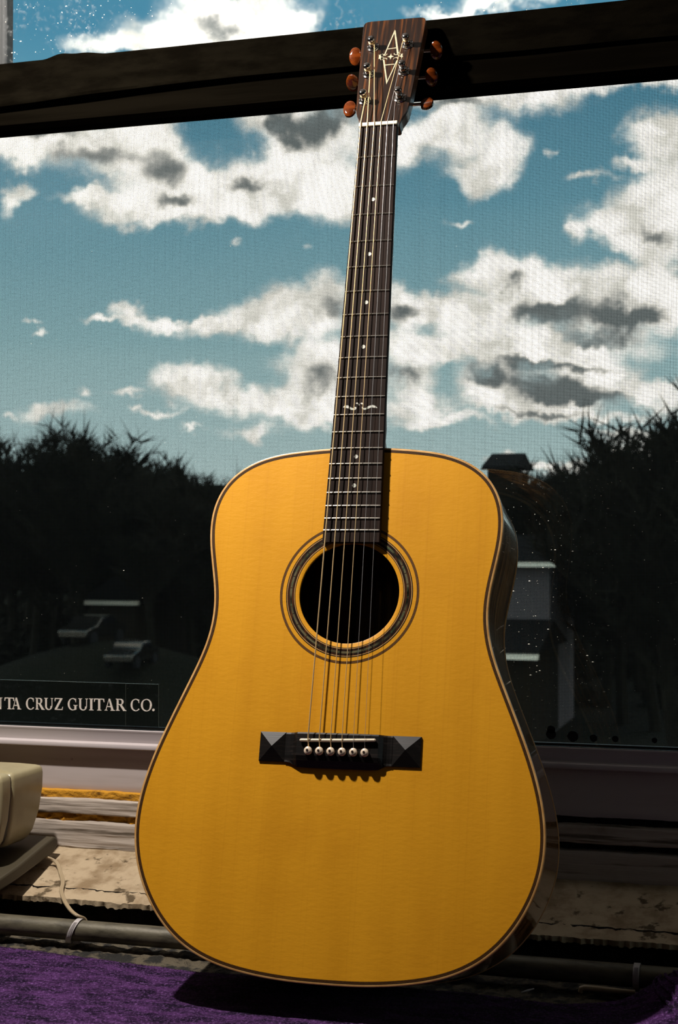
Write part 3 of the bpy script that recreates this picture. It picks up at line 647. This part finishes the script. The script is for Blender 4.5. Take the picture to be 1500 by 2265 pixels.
for ln in ([(-8.4,103.9),(-6.7,105.6),(-4.6,105.8),(-3.2,107.0),(-3.8,108.3)], [(-8.1,103.0),(-5.7,101.4),(-4.0,101.2),(-2.4,100.2),(-2.6,98.6)], [(4.6,108.4),(4.6,106.9),(6.2,105.7),(8.8,105.4),(10.6,103.8)],
           [(4.6,98.5),(4.9,100.0),(6.6,101.0),(9.0,101.3),(10.6,102.6)], [(-8.4,108.6),(-7.6,107.4),(-6.3,106.6)], [(9.6,109.1),(9.6,107.4),(8.6,105.8)], [(-8.0,98.6),(-7.4,100.0),(-6.2,100.8)], [(9.6,98.2),(9.4,99.8),(8.4,101.0)]):
    lg.tube([(x*mm, y*mm, .0001) for x, y in ln], [.0003]+[.00055]*(len(ln)-2)+[.0003], 6)
tag(g('monogram_inlay', lg, 'pearl_logo', hs), 'pearl inlay of an upright A above an inverted A with scrollwork')
# tuning machines: post, bushing, shaft, amber button
TM = Matrix.Translation((0, .003, 0)) @ Matrix.Rotation(-HA, 4, 'X')
spin = {(-1, 0): 8, (-1, 1): 78, (-1, 2): 28, (1, 0): -14, (1, 1): 66, (1, 2): 58}
posts = {}
for sd in (-1, 1):
    for k, v in enumerate((39.5, 79., 119.8)):
        t = empty('tuning_machine'); t.parent = gt; uu = -20.4 if sd < 0 else 18.2
        t.matrix_local = TM @ Matrix.Translation((uu*mm, v*mm, 0)); posts[(sd, k)] = (uu, v)
        g('bushing', MB().lathe([(-.0002, .0066), (.0006, .0070), (.0014, .0067), (.0019, .0056), (.0026, .0054), (.0032, .0045), (.0036, .0042)], (0, 0, 0), (0, 0, 1), 28), 'chrome', t, smooth=True)
        g('post', MB().lathe([(.0, .0038), (.0062, .0037), (.0070, .0030), (.0086, .0028), (.0100, .0030), (.0108, .0038), (.0124, .0042), (.0140, .0037), (.0149, .0024), (.0152, .0008)], (0, 0, 0), (0, 0, 1), 24), 'chrome', t, smooth=True)
        wl = [(math.cos(a_)*.0034, math.sin(a_)*.0034, .0072+.0022*j/60) for j in range(60) for a_ in (j*.42,)]
        g('string_winding', MB().tube(wl, .00032 if (sd < 0 or k == 2) else .00018, 5), 'bronze' if (sd < 0 or k == 2) else 'steel', t, smooth=True)
        g('gear_housing', MB().box(-.007, .007, -.0045, .0100, -.0215, -.0155), 'chrome', t, bevel=.0012)
        e = sd*((31+k*1.5)-abs(uu)); e1 = e+sd*(7.5 if sd > 0 else 5.); zc = -.0172; dv = .0066
        g('shaft', MB().tube([(sd*.006, dv, zc), ((e1-sd*2)*mm, dv, zc), (e1*mm, dv, zc)], [.0019, .0019, .0026], 12), 'chrome', t, smooth=True)
        bt = MB(); nn = 28; vs = []; fs = []
        for j, (sc, dz) in enumerate(((.55, -3.6), (.86, -3.1), (1., -1.7), (1., 1.7), (.86, 3.1), (.55, 3.6))):
            for q in range(nn):
                a_ = 2*math.pi*q/nn; vs.append(((7.2*sc*math.cos(a_))*mm, 10.2*sc*math.sin(a_)*(1-.06*math.cos(a_))*mm, dz*.85*mm))
        fs = [(j*nn+q, j*nn+(q+1) % nn, (j+1)*nn+(q+1) % nn, (j+1)*nn+q) for j in range(5) for q in range(nn)]+[tuple(range(nn))[::-1], tuple(5*nn+q for q in range(nn))]
        b = g('amber_button', bt.add(vs, fs), 'amber', t, smooth=True, loc=((e1+sd*5.6)*mm, dv, zc)); b.rotation_euler = (math.radians(spin[(sd, k)]), 0, 0)
# bridge with faceted pyramid wings, saddle and pins
zb = 6.5
def wing(x0, x1, ya, yb_, ax, ay, h0, h1, mb):
    vs = [(x0, ya, 0), (x1, ya, 0), (x1, yb_, 0), (x0, yb_, 0), (x0, ya, h0), (x1, ya, h0), (x1, yb_, h0), (x0, yb_, h0), (ax, ay, h1)]
    mb.add([(a_*mm, b_*mm, c_*mm) for a_, b_, c_ in vs], [(0, 3, 2, 1), (0, 1, 5, 4), (1, 2, 6, 5), (2, 3, 7, 6), (3, 0, 4, 7), (4, 5, 8), (5, 6, 8), (6, 7, 8), (7, 4, 8)])
br = MB()
wing(-77.5, -52, -670.2, -642.3, -64.2, -656.2, 1.4, 6.6, br); wing(52, 79.2, -670.8, -642.3, 65.4, -655.6, 1.4, 6.6, br)
# middle: low scallops next to the wings, rising to the full block, belly below
cols = [(-52, 1.8, -642.3, -670.2), (-50, 1.8, -642.3, -670.2), (-47, 2.2, -642.3, -670.6), (-43.5, 3.6, -642.3, -672.4), (-41, 5.9, -642.3, -673.8), (-39.5, 7.1, -642.3, -674.6), (-30, 7.3, -642.2, -675.), (0, 7.5, -642.2, -675.2),
        (30, 7.3, -642.2, -675.), (39.5, 7.1, -642.3, -674.6), (41, 5.9, -642.3, -673.8), (43.5, 3.6, -642.3, -672.4), (47, 2.2, -642.3, -670.9), (50, 1.8, -642.3, -670.6), (52, 1.8, -642.3, -670.6)]
vs = []; fs = []
for x, h, ya, yb_ in cols:
    vs += [(x*mm, y*mm, z*mm) for y, z in ((ya, 0), (ya, h-1.2), (ya-1.6, h), (-664, h), (-668.5, h*.80), (yb_, min(h, 2.0)), (yb_, 0))]
for i in range(len(cols)-1): fs += [(i*7+k, i*7+(k+1) % 7, (i+1)*7+(k+1) % 7, (i+1)*7+k) for k in range(7)]
fs += [tuple(range(7)), tuple(14*7+k for k in range(7))[::-1]]
br.add(vs, fs)
bo = g('bridge', br, 'ebony_bridge')
g('saddle', MB().tube([(-36.0*mm, -650.2*mm, 8.6*mm), (-35.2*mm, -650.2*mm, 9.0*mm), (0, -649.4*mm, 9.7*mm), (36.4*mm, -647.9*mm, 9.0*mm), (37.2*mm, -647.9*mm, 8.6*mm)], [.0008, .0015, .0016, .0015, .0008], 10, flat=1.), 'bone', bo, smooth=True)
PINS = [(-27.4+54.8*i/5, -659.8) for i in range(6)]
for x, y in PINS:
    p_ = MB().lathe([(.0060, .0027), (.0074, .0029), (.0078, .0038), (.0092, .0040), (.0105, .0036), (.0113, .0024), (.0116, .0010), (.01165, .0002)], (x*mm, y*mm, 0), (0, 0, 1), 22)
    g('bridge_pin', p_, 'pin', bo, smooth=True)
    g('pin_dot', MB().lathe([(.0110, .0011), (.0118, .0012), (.01185, .0010)], (x*mm-.0003, y*mm+.0002, 0), (0, 0, 1), 14), 'ebony', bo, smooth=True)
# strings
nutx = [-18.4, -11.2, -3.7, 3.6, 10.4, 17.1]
sr = [.00066, .00054, .00044, .00036, .00019, .00015]
tgt = [(-1, 0), (-1, 1), (-1, 2), (1, 2), (1, 1), (1, 0)]
for i in range(6):
    uu, v = posts[tgt[i]]
    pp = TM @ Vector((uu*mm-(3.0 if i > 2 else -3.0)*mm, v*mm, .0082))
    sx = PINS[i][0]
    pts = [tuple(pp), (nutx[i]*mm, .0030, .0089+sr[i]), (nutx[i]*mm, .0005, .0087+sr[i]), (sx*mm, -.6490, .0113+sr[i]), (sx*mm, -.6515, .0105), (sx*mm, -.6565, .0082)]
    o = g('guitar_string', MB().tube(pts, sr[i], 8), 'bronze' if i < 4 else 'steel', smooth=False)
    for p in o.data.polygons: p.use_smooth = True
    if i >= 4: o['label'] = 'thin plain steel string'
# strap button at the tail is out of sight below; end of the guitar
# ================================================================== CLOTH
def cloth():
    nx, ny = 700, 330; vs = []; fs = []
    edge = [(-1.5, 1.475), (-.823, 1.462), (-.74, 1.452), (-.64, 1.441), (-.587, 1.433), (-.50, 1.440), (-.42, 1.446), (-.30, 1.440), (-.22, 1.432), (-.15, 1.455), (-.10, 1.50), (.4, 1.50)]
    def eb(x):
        for (a_, b_), (c_, d_) in zip(edge, edge[1:]):
            if a_ <= x <= c_: return b_+(d_-b_)*(x-a_)/(c_-a_)
        return 1.5
    for j in range(ny+1):
        t = (j/ny)
        for i in range(nx+1):
            x = -1.25+1.65*i/nx; yb_ = eb(x)+.0015*noise.noise(Vector((x*60, 0, 0)))
            y = 1.02+(yb_-1.02)*t
            lump = math.exp(-((x+.098)/.045)**2-((y-1.46)/.075)**2)*.030
            flat = min(1, max(0, ((x+.418)**2+(y-1.43)**2)**.5/.08-.4))
            h = .0011*noise.noise(Vector((x*18, y*46, 0)))+.0007*noise.noise(Vector((x*90, y*90, 3)))+.0005*noise.noise(Vector((x*300, y*300, 5)))
            wr = .0016*max(0, noise.noise(Vector((x*5, y*30+x*4, 8))))
            drop = .0018*max(0, 1-(1-t)*90)
            vs.append((x, y, ZC+(h+wr)*flat*.9-drop+lump+(.0004 if flat > 0 else 0)))
    for j in range(ny):
        for i in range(nx):
            a_ = j*(nx+1)+i; fs.append((a_, a_+1, a_+nx+2, a_+nx+1))
    return MB().add(vs, fs)
cl = cloth().build('velvet_cloth', 'velvet', None, fix=False, smooth=True)
tag(cl, 'purple velvet cloth spread on the ledge under the guitar', 'cloth')
# short pile standing off the surface, joined: nobody could count it
pile = MB(); rp = random.Random(11)
W2 = cl.data.vertices
for _ in range(52000):
    i = rp.randrange(0, 700); j = int(330*(1-rp.random()**1.3*.8)); j = min(330, j)
    p = W2[j*701+i].co; x, y, z = p.x+rp.uniform(0, .0023), p.y+rp.uniform(-.0012, .0002), p.z
    h = rp.uniform(.0006, .0016); a_ = rp.uniform(0, 6.28); dx, dy = math.cos(a_)*.00025, math.sin(a_)*.00025; lx, ly = rp.uniform(-.0008, .0008), rp.uniform(-.0008, .0008)
    if (x+.42)**2+(y-1.43)**2 < .06**2: continue
    pile.add([(x-dx, y-dy, z-.0002), (x+dx, y+dy, z-.0002), (x+lx, y+ly, z+h)], [(0, 1, 2)])
tag(pile.build('pile', 'velvet', cl, fix=False), kind='stuff')
# corded tassels over the bunched corner at the right
for k in range(13):
    pts = []
    for s_ in range(26):
        t = s_/25; x = -.128+.0052*k+.030*t*t-.004*math.sin(t*7+k); y = 1.470-.105*t+.004*math.sin(t*9+k*1.7)
        z = ZC+math.exp(-((x+.098)/.045)**2-((y-1.46)/.075)**2)*.030+.0024
        pts.append((x, y, z+.0004*math.sin(s_*3.1)))
    tag(MB().tube(pts, [.0016+.0004*math.sin(s_*3.1) for s_ in range(26)], 7).build('tassel_cord', 'velvet', cl, smooth=True))
# ================================================================== PIPE, TIES, CORD
PY, PZ, PR = 1.490, .8796, .0110
pm = MB(); nn = 20; xs = [-1.6+2.2*i/160 for i in range(161)]; vs = []; fs = []
for i, x in enumerate(xs):
    for k in range(nn):
        a_ = 2*math.pi*k/nn; r = PR+.00025*noise.noise(Vector((x*50, math.cos(a_)*2, math.sin(a_)*2))); vs.append((x, PY+r*math.cos(a_), PZ+r*math.sin(a_)))
for i in range(160): fs += [(i*nn+k, i*nn+(k+1) % nn, (i+1)*nn+(k+1) % nn, (i+1)*nn+k) for k in range(nn)]
fs += [tuple(range(nn))[::-1], tuple(160*nn+k for k in range(nn))]
tag(pm.add(vs, fs).build('metal_pipe', 'pipe', None, smooth=True), 'dull grey metal pipe running along the ledge behind the guitar', 'pipe')
def pipe_bracket(x):
    b = MB()
    b.box(x-.009, x+.009, PY-.022, PY+.022, ZL-.002, PZ-PR+.0004)
    return tag(b.build('pipe_bracket', 'pipe', None, bevel=.001), None, None)
def tie(x, lean, label, drop, head):
    t = empty('zip_tie', (x, PY, ZL), label, 'cable tie', 'nylon ties around the pipe')
    vs = []; fs = []; n = 40; wd = .0030
    for i in range(n):
        a_ = 2*math.pi*i/n; 
        for r, s_ in ((PR+.0003, -1), (PR+.0015, -1), (PR+.0015, 1), (PR+.0003, 1)):
            yy = r*math.cos(a_); zz = r*math.sin(a_)*(1+drop*(math.sin(a_) < 0)); vs.append((s_*wd-lean*zz, yy, PZ-ZL+zz))
    for i in range(n): fs += [(i*4+k, i*4+(k+1) % 4, ((i+1) % n)*4+(k+1) % 4, ((i+1) % n)*4+k) for k in range(4)]
    MB().add(vs, fs).build('strap', 'tie', t, smooth=True)
    for i in range(26):
        a_ = math.pi*(.62+.42*i/26)*1.0+.25; r = PR+.0016; zz = r*math.sin(a_)*(1+drop*(math.sin(a_) < 0))
        MB().box(-wd*.6-lean*zz, wd*.6-lean*zz, r*math.cos(a_)-.0002, r*math.cos(a_)+.0002, PZ-ZL+zz-.0002, PZ-ZL+zz+.0002).build('ridge', 'tie', t)
    MB().box(-.0032+head, .0032+head, PR*.2, PR*.2+.005, PZ-ZL-PR-.0048, PZ-ZL-PR-.0003).build('lock_head', 'tie', t, bevel=.0006)
    return t
tie(-.7490, -.42, 'white ridged nylon tie looped round the pipe where the cream cord meets it', .15, 0)
t2 = tie(-.1500, -.02, 'white nylon tie round the pipe near the right edge of the photo', .1, 0)
cm = MB().tube([(-.1500, 1.4720, .8692), (-.1650, 1.4705, .8696), (-.1850, 1.4700, .8700), (-.1975, 1.4700, .8702), (-.2010, 1.4700, .8690), (-.2018, 1.4700, .8655)], [.0022, .0026, .0029, .0029, .0028, .0024], 12)
tag(cm.build('cable_stub', 'cord', None, smooth=True), 'short white bent cable end lying beside the tie at the lower right', 'cable')
tp = MB().tube([(-.2560, 1.452, .8660), (-.2500, 1.4560, .8672), (-.2450, 1.4600, .8680)], [.0004, .0010, .0005], 6)
tag(tp.build('cut_tie_tail', 'tie', None, smooth=True), 'tiny curled white plastic tail in the dark right of the guitar', 'tie scrap')
# twin-core cord from the appliance over the sill to the tie
cp = [(-.8700, 1.590, .930), (-.8520, 1.606, .9300), (-.8347, 1.610, .9235), (-.819, 1.592, .9145), (-.807, 1.574, .9092), (-.8005, 1.558, .9045), (-.7925, 1.545, .9015), (-.7800, 1.528, .8980), (-.7620, 1.506, .8958), (-.7500, 1.497, .8935), (-.7450, 1.503, .8890), (-.7420, 1.5045, .8800), (-.7410, 1.503, .8700)]
def smooth_path(p, n=6):
    p = [Vector(q) for q in p]; o = []
    for i in range(len(p)-1):
        a_, b_, c_, d_ = p[max(0, i-1)], p[i], p[i+1], p[min(len(p)-1, i+2)]
        for k in range(n):
            t = k/n; o.append(.5*((2*b_)+(c_-a_)*t+(2*a_-5*b_+4*c_-d_)*t*t+(3*b_-a_-3*c_+d_)*t**3))
    return o+[p[-1]]
pth = smooth_path(cp)
cd = empty('power_cord', cp[0], 'cream twin-core cord running over the sill down to the pipe', 'cord')
for sx in (-.0011, .0011):
    o = MB().tube([q+Vector((sx, 0, 0))-Vector(cp[0]) for q in pth], .00145, 9).build('cord_core', 'cord', cd, smooth=True)
# ================================================================== BEIGE APPLIANCE AT THE LEFT EDGE
AK = 1.055
ap = empty('plastic_appliance', (-.88, 1.49, .93), 'beige plastic appliance with rounded housing on a sloping foot, at the left edge', 'appliance')
def rbox(x0, x1, y0, y1, z0, z1, taper, crown, r, name, m, parent, belly=0.):
    # rounded housing: stacked rounded-rectangle rings, narrower at the bottom, crowned top
    vs = []; fs = []; n = 8; rings = []
    def rr(x0, x1, y0, y1, r, z, crown_=0.):
        pts = []
        for cx_, cy_, a0 in ((x1-r, y1-r, 0), (x0+r, y1-r, 90), (x0+r, y0+r, 180), (x1-r, y0+r, 270)):
            for k in range(n+1):
                a_ = math.radians(a0+90*k/n); pts.append((cx_+r*math.cos(a_), cy_+r*math.sin(a_), z))
        return pts
    H = z1-z0; e = .006
    for t, ins in ((0, .010), (.02, .005), (.06, .002), (.15, 0), (.4, 0), (.7, 0), (.9, 0), (.955, .0007), (.985, .0025), (1., .006)):
        tp_ = taper*(1-t)**2.2; bl = belly*math.sin(math.pi*t)
        rings.append(rr(x0+ins+tp_, x1-ins-tp_+bl, y0+ins+tp_*.3, y1-ins-tp_*1.6, max(.002, r-ins*.5), z0+H*t))
    top = rings[-1]
    for s_, dz in ((.75, crown*.5), (.45, crown*.85), (.15, crown)):
        cx_, cy_ = (x0+x1)/2, (y0+y1)/2; rings.append([(cx_+(a_-cx_)*s_, cy_+(b_-cy_)*s_, z1+dz) for a_, b_, c_ in top])
    q = len(rings[0])
    for rg_ in rings: vs += [(a_-ap.location.x, b_-ap.location.y, c_-ap.location.z) for a_, b_, c_ in rg_]
    for i in range(len(rings)-1): fs += [(i*q+k, i*q+(k+1) % q, (i+1)*q+(k+1) % q, (i+1)*q+k) for k in range(q)]
    fs += [tuple(range(q))[::-1], tuple((len(rings)-1)*q+k for k in range(q))]
    return MB().add(vs, fs).build(name, m, parent, smooth=True)
rbox(-.960, -.8095, 1.464, 1.537, .962, 1.0455, .010, .004, .006, 'rear_housing', 'beige', ap, .0015)
rbox(-.960, -.8098, 1.441, 1.4632, .9625, 1.0462, .007, .002, .004, 'front_housing', 'beige', ap, .0015)
rbox(-.956, -.8115, 1.460, 1.468, .966, 1.044, .008, .0, .003, 'seam_gasket', 'seam', ap, .001)
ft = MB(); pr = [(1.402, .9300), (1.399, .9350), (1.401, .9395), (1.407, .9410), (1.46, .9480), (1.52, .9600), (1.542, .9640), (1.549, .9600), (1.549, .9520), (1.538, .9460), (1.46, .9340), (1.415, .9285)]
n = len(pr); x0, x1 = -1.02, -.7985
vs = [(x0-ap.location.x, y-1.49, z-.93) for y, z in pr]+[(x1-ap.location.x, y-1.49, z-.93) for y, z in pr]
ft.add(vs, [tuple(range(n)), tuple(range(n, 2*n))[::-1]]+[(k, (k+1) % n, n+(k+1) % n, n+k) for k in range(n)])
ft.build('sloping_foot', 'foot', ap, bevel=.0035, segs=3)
MB().box(-.06, -.03, 0, .04, .015, .04).build('neck_block', 'seam', ap)
MB().box(-.130, -.095, .036, .056, -.024, .014).build('rubber_pad', 'seam', ap, bevel=.002)
ap.location = (-.882*AK, 1.49*AK, 1.3-.366*AK); ap.scale = (AK, AK, AK)
# ================================================================== OUTDOORS
def knoll(x, y): return 2.75*math.exp(-((x+26.5)/7)**2-((y-56.5)/5)**2)
def terrain():
    nx, ny = 180, 120; vs = []; fs = []
    for j in range(ny+1):
        y = 6+j*2.1
        for i in range(nx+1):
            x = -190+i*1.7
            h = -5.6+.5*noise.noise(Vector((x*.05, y*.05, 0)))+knoll(x, y)
            if y > 112: h += min(1, (y-112)/45)**.8*(12.4+2.6*noise.noise(Vector((x*.018, 3, 0)))+1.5*noise.noise(Vector((x*.07, y*.05, 2))))
            vs.append((x, y, h))
    for j in range(ny):
        for i in range(nx):
            a_ = j*(nx+1)+i; fs.append((a_, a_+1, a_+nx+2, a_+nx+1))
    return MB().add(vs, fs)
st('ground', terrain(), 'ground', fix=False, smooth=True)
def gz(x, y): return knoll(x, y)-5.6+.5*noise.noise(Vector((x*.05, y*.05, 0)))+(min(1, (y-112)/45)**.8*(12.4+2.6*noise.noise(Vector((x*.018, 3, 0)))+1.5*noise.noise(Vector((x*.07, y*.05, 2)))) if y > 112 else 0)
def tree_meshes(seed, H, spread, tw):
    r = random.Random(seed); tr = MB(); br_ = MB(); tg = MB()
    def grow(p, d, L, rad, lev):
        pts = [p]; q = p
        for i in range(3):
            d = (d+Vector((r.uniform(-.14, .14), r.uniform(-.14, .14), r.uniform(-.02, .12)))).normalized(); q = q+d*L/3; pts.append(q)
        (tr if lev == 0 else br_).tube(pts, [rad, rad*.85, rad*.7, rad*.5], 6 if lev == 0 else 3, cap=False)
        if lev < 3:
            for k in range((9, 6, 5)[lev]):
                t = r.uniform(.35 if lev == 0 else .2, 1.); b = pts[0].lerp(pts[-1], t); a_ = r.uniform(0, 6.283); up_ = r.uniform(.25, .9)
                nd = (Vector((math.cos(a_)*spread, math.sin(a_)*spread, up_))+d*.35).normalized()
                grow(b, nd, L*r.uniform(.48, .66), rad*.45, lev+1)
            grow(pts[-1], d, L*.42, rad*.5, lev+1)
        if lev >= 2:
            for k in range(tw):
                b = pts[0].lerp(pts[-1], r.random()); l = r.uniform(.35, 1.0)
                nd = (d*.6+Vector((r.uniform(-1, 1), r.uniform(-1, 1), r.uniform(-.3, 1)))).normalized(); s_ = nd.orthogonal().normalized()*.036
                tg.add([b-s_, b+s_, b+nd*l+Vector((0, 0, r.uniform(-.1, .1)))], [(0, 1, 2)])
    grow(Vector((0, 0, 0)), Vector((0, 0, 1)), H*.42, H*.018, 0)
    return tr, br_, tg
kinds = []
for kk, (sd, H, sp2, tw) in enumerate(((1, 12, .9, 9), (2, 14, .75, 10), (3, 11, 1.05, 11), (5, 13, .85, 14))):
    t0, b0, g0 = tree_meshes(sd, H, sp2, tw)
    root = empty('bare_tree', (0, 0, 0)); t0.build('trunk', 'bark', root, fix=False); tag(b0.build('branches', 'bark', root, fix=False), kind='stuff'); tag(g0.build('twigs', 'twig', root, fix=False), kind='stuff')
    kinds.append((root, max(p[2] for p in g0.v)))
def place(px_, py_top, Y, k, label, grp='bare trees across the valley'):
    # a tree whose crown top stands at that bearing, at distance Y
    v = Vector(((px_-750)/3344, -(py_top-1132.5)/3344, -1)); v.rotate(co.rotation_euler); P = Vector((0, 0, 1.3))+v*(Y/v.y)
    src, H = kinds[k]; base = gz(P.x, P.y)
    if src.get('label') is None: o = src
    else:
        o = src.copy(); C.objects.link(o)
        for ch in src.children: c = ch.copy(); C.objects.link(c); c.parent = o
    s_ = (P.z-base)/(H*.97); o.location = (P.x, P.y, base-.1); o.scale = (s_, s_, s_); o.rotation_euler = (0, 0, R.uniform(0, 6.28)); tag(o, label, 'tree', grp)
spots = [(-30, 915, 66), (25, 918, 74), (75, 932, 62), (120, 908, 70), (165, 918, 60), (205, 955, 76), (250, 958, 68), (300, 965, 70), (340, 985, 60), (385, 1003, 72), (430, 1000, 64), (465, 1015, 76), (510, 1035, 66), (560, 1060, 72), (1045, 1050, 74), (1085, 1040, 74), (1130, 1030, 66), (1170, 1015, 60), (1215, 1010, 72), (1262, 1005, 62), (1300, 1010, 74), (1335, 985, 64), (1375, 965, 58),
         (1415, 960, 70), (1450, 950, 56), (1500, 935, 62), (1545, 900, 54),
         (60, 1000, 84), (180, 1000, 86), (280, 1010, 84), (400, 1045, 86), (480, 1065, 84), (1110, 1070, 84), (1200, 1060, 86), (1290, 1050, 84), (1400, 1010, 86), (1480, 1000, 84)]
where = lambda x: 'left' if x < 520 else ('hidden mostly behind the guitar' if x < 1060 else 'right')
used_l = {}
for i, (x, yt, Y) in enumerate(spots):
    side = 'left of the guitar' if x < 560 else ('behind the guitar body' if x < 1090 else 'right of the guitar')
    row = 'in the far row' if Y > 80 else ('in the near row' if Y < 66 else 'in the middle row')
    place(x, yt, Y, i % 4, 'dark leafless tree outdoors, seen through the screen %s, %s' % (side, row), 'bare trees %s %s' % (side, row))
place(1520, 850, 40, 1, 'tall thin-branched tree nearest the window, reaching highest at the right edge', 'near tree at the right edge')
# low dark shrubs filling in under the crowns
def shrub_mesh(seed):
    r = random.Random(seed); mb = MB()
    for _ in range(700):
        a_ = r.uniform(0, 6.283); el = math.asin(r.random()); q = r.uniform(.5, 1)
        p = Vector((math.cos(a_)*math.cos(el)*2.6*q, math.sin(a_)*math.cos(el)*2.6*q, math.sin(el)*3.4*q)); d = Vector((r.uniform(-1, 1), r.uniform(-1, 1), r.uniform(-1, 1))).normalized()
        e = d.orthogonal().normalized(); mb.add([p-e*.2, p+e*.2, p+d*.6], [(0, 1, 2)])
    return mb
ug = MB()
for i in range(150):
    x = -105+i*.85+R.uniform(-1, 1); y = (66, 76, 88)[i % 3]+R.uniform(-3, 3)
    if -43.9 < x*88/y < -38.4: continue
    src = shrub_mesh(i); s_ = R.uniform(.7, 1.15)*(.55, .9, 1.3)[i % 3]; bz = gz(x, y)-.3
    ug.add([(x+a*s_*1.2, y+b*s_, bz+c_*s_) for a, b, c_ in src.v], src.f)
tag(ug.build('undergrowth', 'twig', None, fix=False), 'dark tangled undergrowth beneath the distant trees', 'undergrowth', None, 'stuff')
def outp(x, y, Y):
    v = Vector(((x-750)/3344, -(y-1132.5)/3344, -1)); v.rotate(co.rotation_euler); return Vector((0, 0, 1.3))+v*(Y/v.y)
def house(name, xa, xb, ytop, ybot, Y, wall, label, trim='fascia'):
    a_, b_ = outp(xa, ytop, Y), outp(xb, ytop, Y); zb_ = outp((xa+xb)/2, ybot, Y).z; gz_ = min(gz(a_.x, Y), zb_)
    h = empty(name, ((a_.x+b_.x)/2, Y, gz_), label, 'house'); w = (b_.x-a_.x); H = a_.z-gz_
    MB().box(-w/2, w/2, 0, 6, 0, H).build('wall', wall, h)
    MB().add([(-w/2-.3, -.55, H-.05), (w/2+.3, -.55, H-.05), (w/2+.3, -.25, H+.13), (-w/2-.3, -.25, H+.13), (w/2+.3, -.2, H-.05), (-w/2-.3, -.2, H-.05)], [(0, 1, 2, 3), (1, 4, 2), (0, 3, 5), (0, 5, 4, 1), (3, 2, 4, 5)]).build('fascia', trim, h)
    rf = MB().add([(-w/2-.3, -.3, H+.15), (w/2+.3, -.3, H+.15), (w/2+.3, 6.3, H+.15), (-w/2-.3, 6.3, H+.15), (-w/2-.3, 3, H+1.1), (w/2+.3, 3, H+1.1)], [(0, 1, 5, 4), (2, 3, 4, 5), (0, 4, 3), (1, 2, 5), (0, 3, 2, 1)])
    rf.build('roof', 'roof', h)
    return h
house('house', 1095, 1216, 1250, 1420, 54, 'house', 'small grey sided house with white eaves, seen right of the guitar waist')
house('shed', 1090, 1175, 1452, 1500, 50, 'houseD', 'low dark shed with a white eave below the grey house')
house('garage', 198, 300, 1334, 1400, 61, 'houseD', 'low garage with a pale eave among the trees, left of the guitar')
house('ridge_house', 1078, 1132, 1038, 1100, 88, 'houseD', 'dark house on the ridge just above the right shoulder of the guitar', 'roof')
def car(x, y, Y, label, s_=1.):
    p = outp(x, y, Y); c = empty('parked_car', (p.x, Y, gz(p.x, Y)), label, 'car', None); c.rotation_euler = (0, 0, math.radians(70+x*.08)); c.scale = (s_, s_, s_)
    pr_ = [(-2.1, .35), (-2.1, .75), (-1.5, .92), (-1.0, 1.0), (-.45, 1.42), (.75, 1.45), (1.35, 1.02), (2.0, .92), (2.15, .7), (2.15, .35)]
    n_ = len(pr_)
    MB().add([(a_, -.85, b_) for a_, b_ in pr_]+[(a_, .85, b_) for a_, b_ in pr_], [tuple(range(n_)), tuple(range(n_, 2*n_))[::-1]]+[(k, (k+1) % n_, n_+(k+1) % n_, n_+k) for k in range(n_)]).build('body', 'carpaint', c, bevel=.08)
    MB().box(-.55, .85, -.87, .87, 1.04, 1.32).build('window', 'dark', c, bevel=.03)
    for wx in (-1.35, 1.35):
        for wy in (-.8, .8): MB().lathe([(-.1, .33), (.1, .33)], (wx, wy, .33), (0, 1, 0), 16).build('wheel', 'rubber', c)
    z = p.z-gz(p.x, Y)
    c.location.z = gz(p.x, Y); return c
car(205, 1425, 57.5, 'dark car with pale glints parked under the trees left of the guitar, the left one of two', .8)
car(292, 1428, 54.0, 'dark car with pale glints parked under the trees left of the guitar, the right one of two', .7)
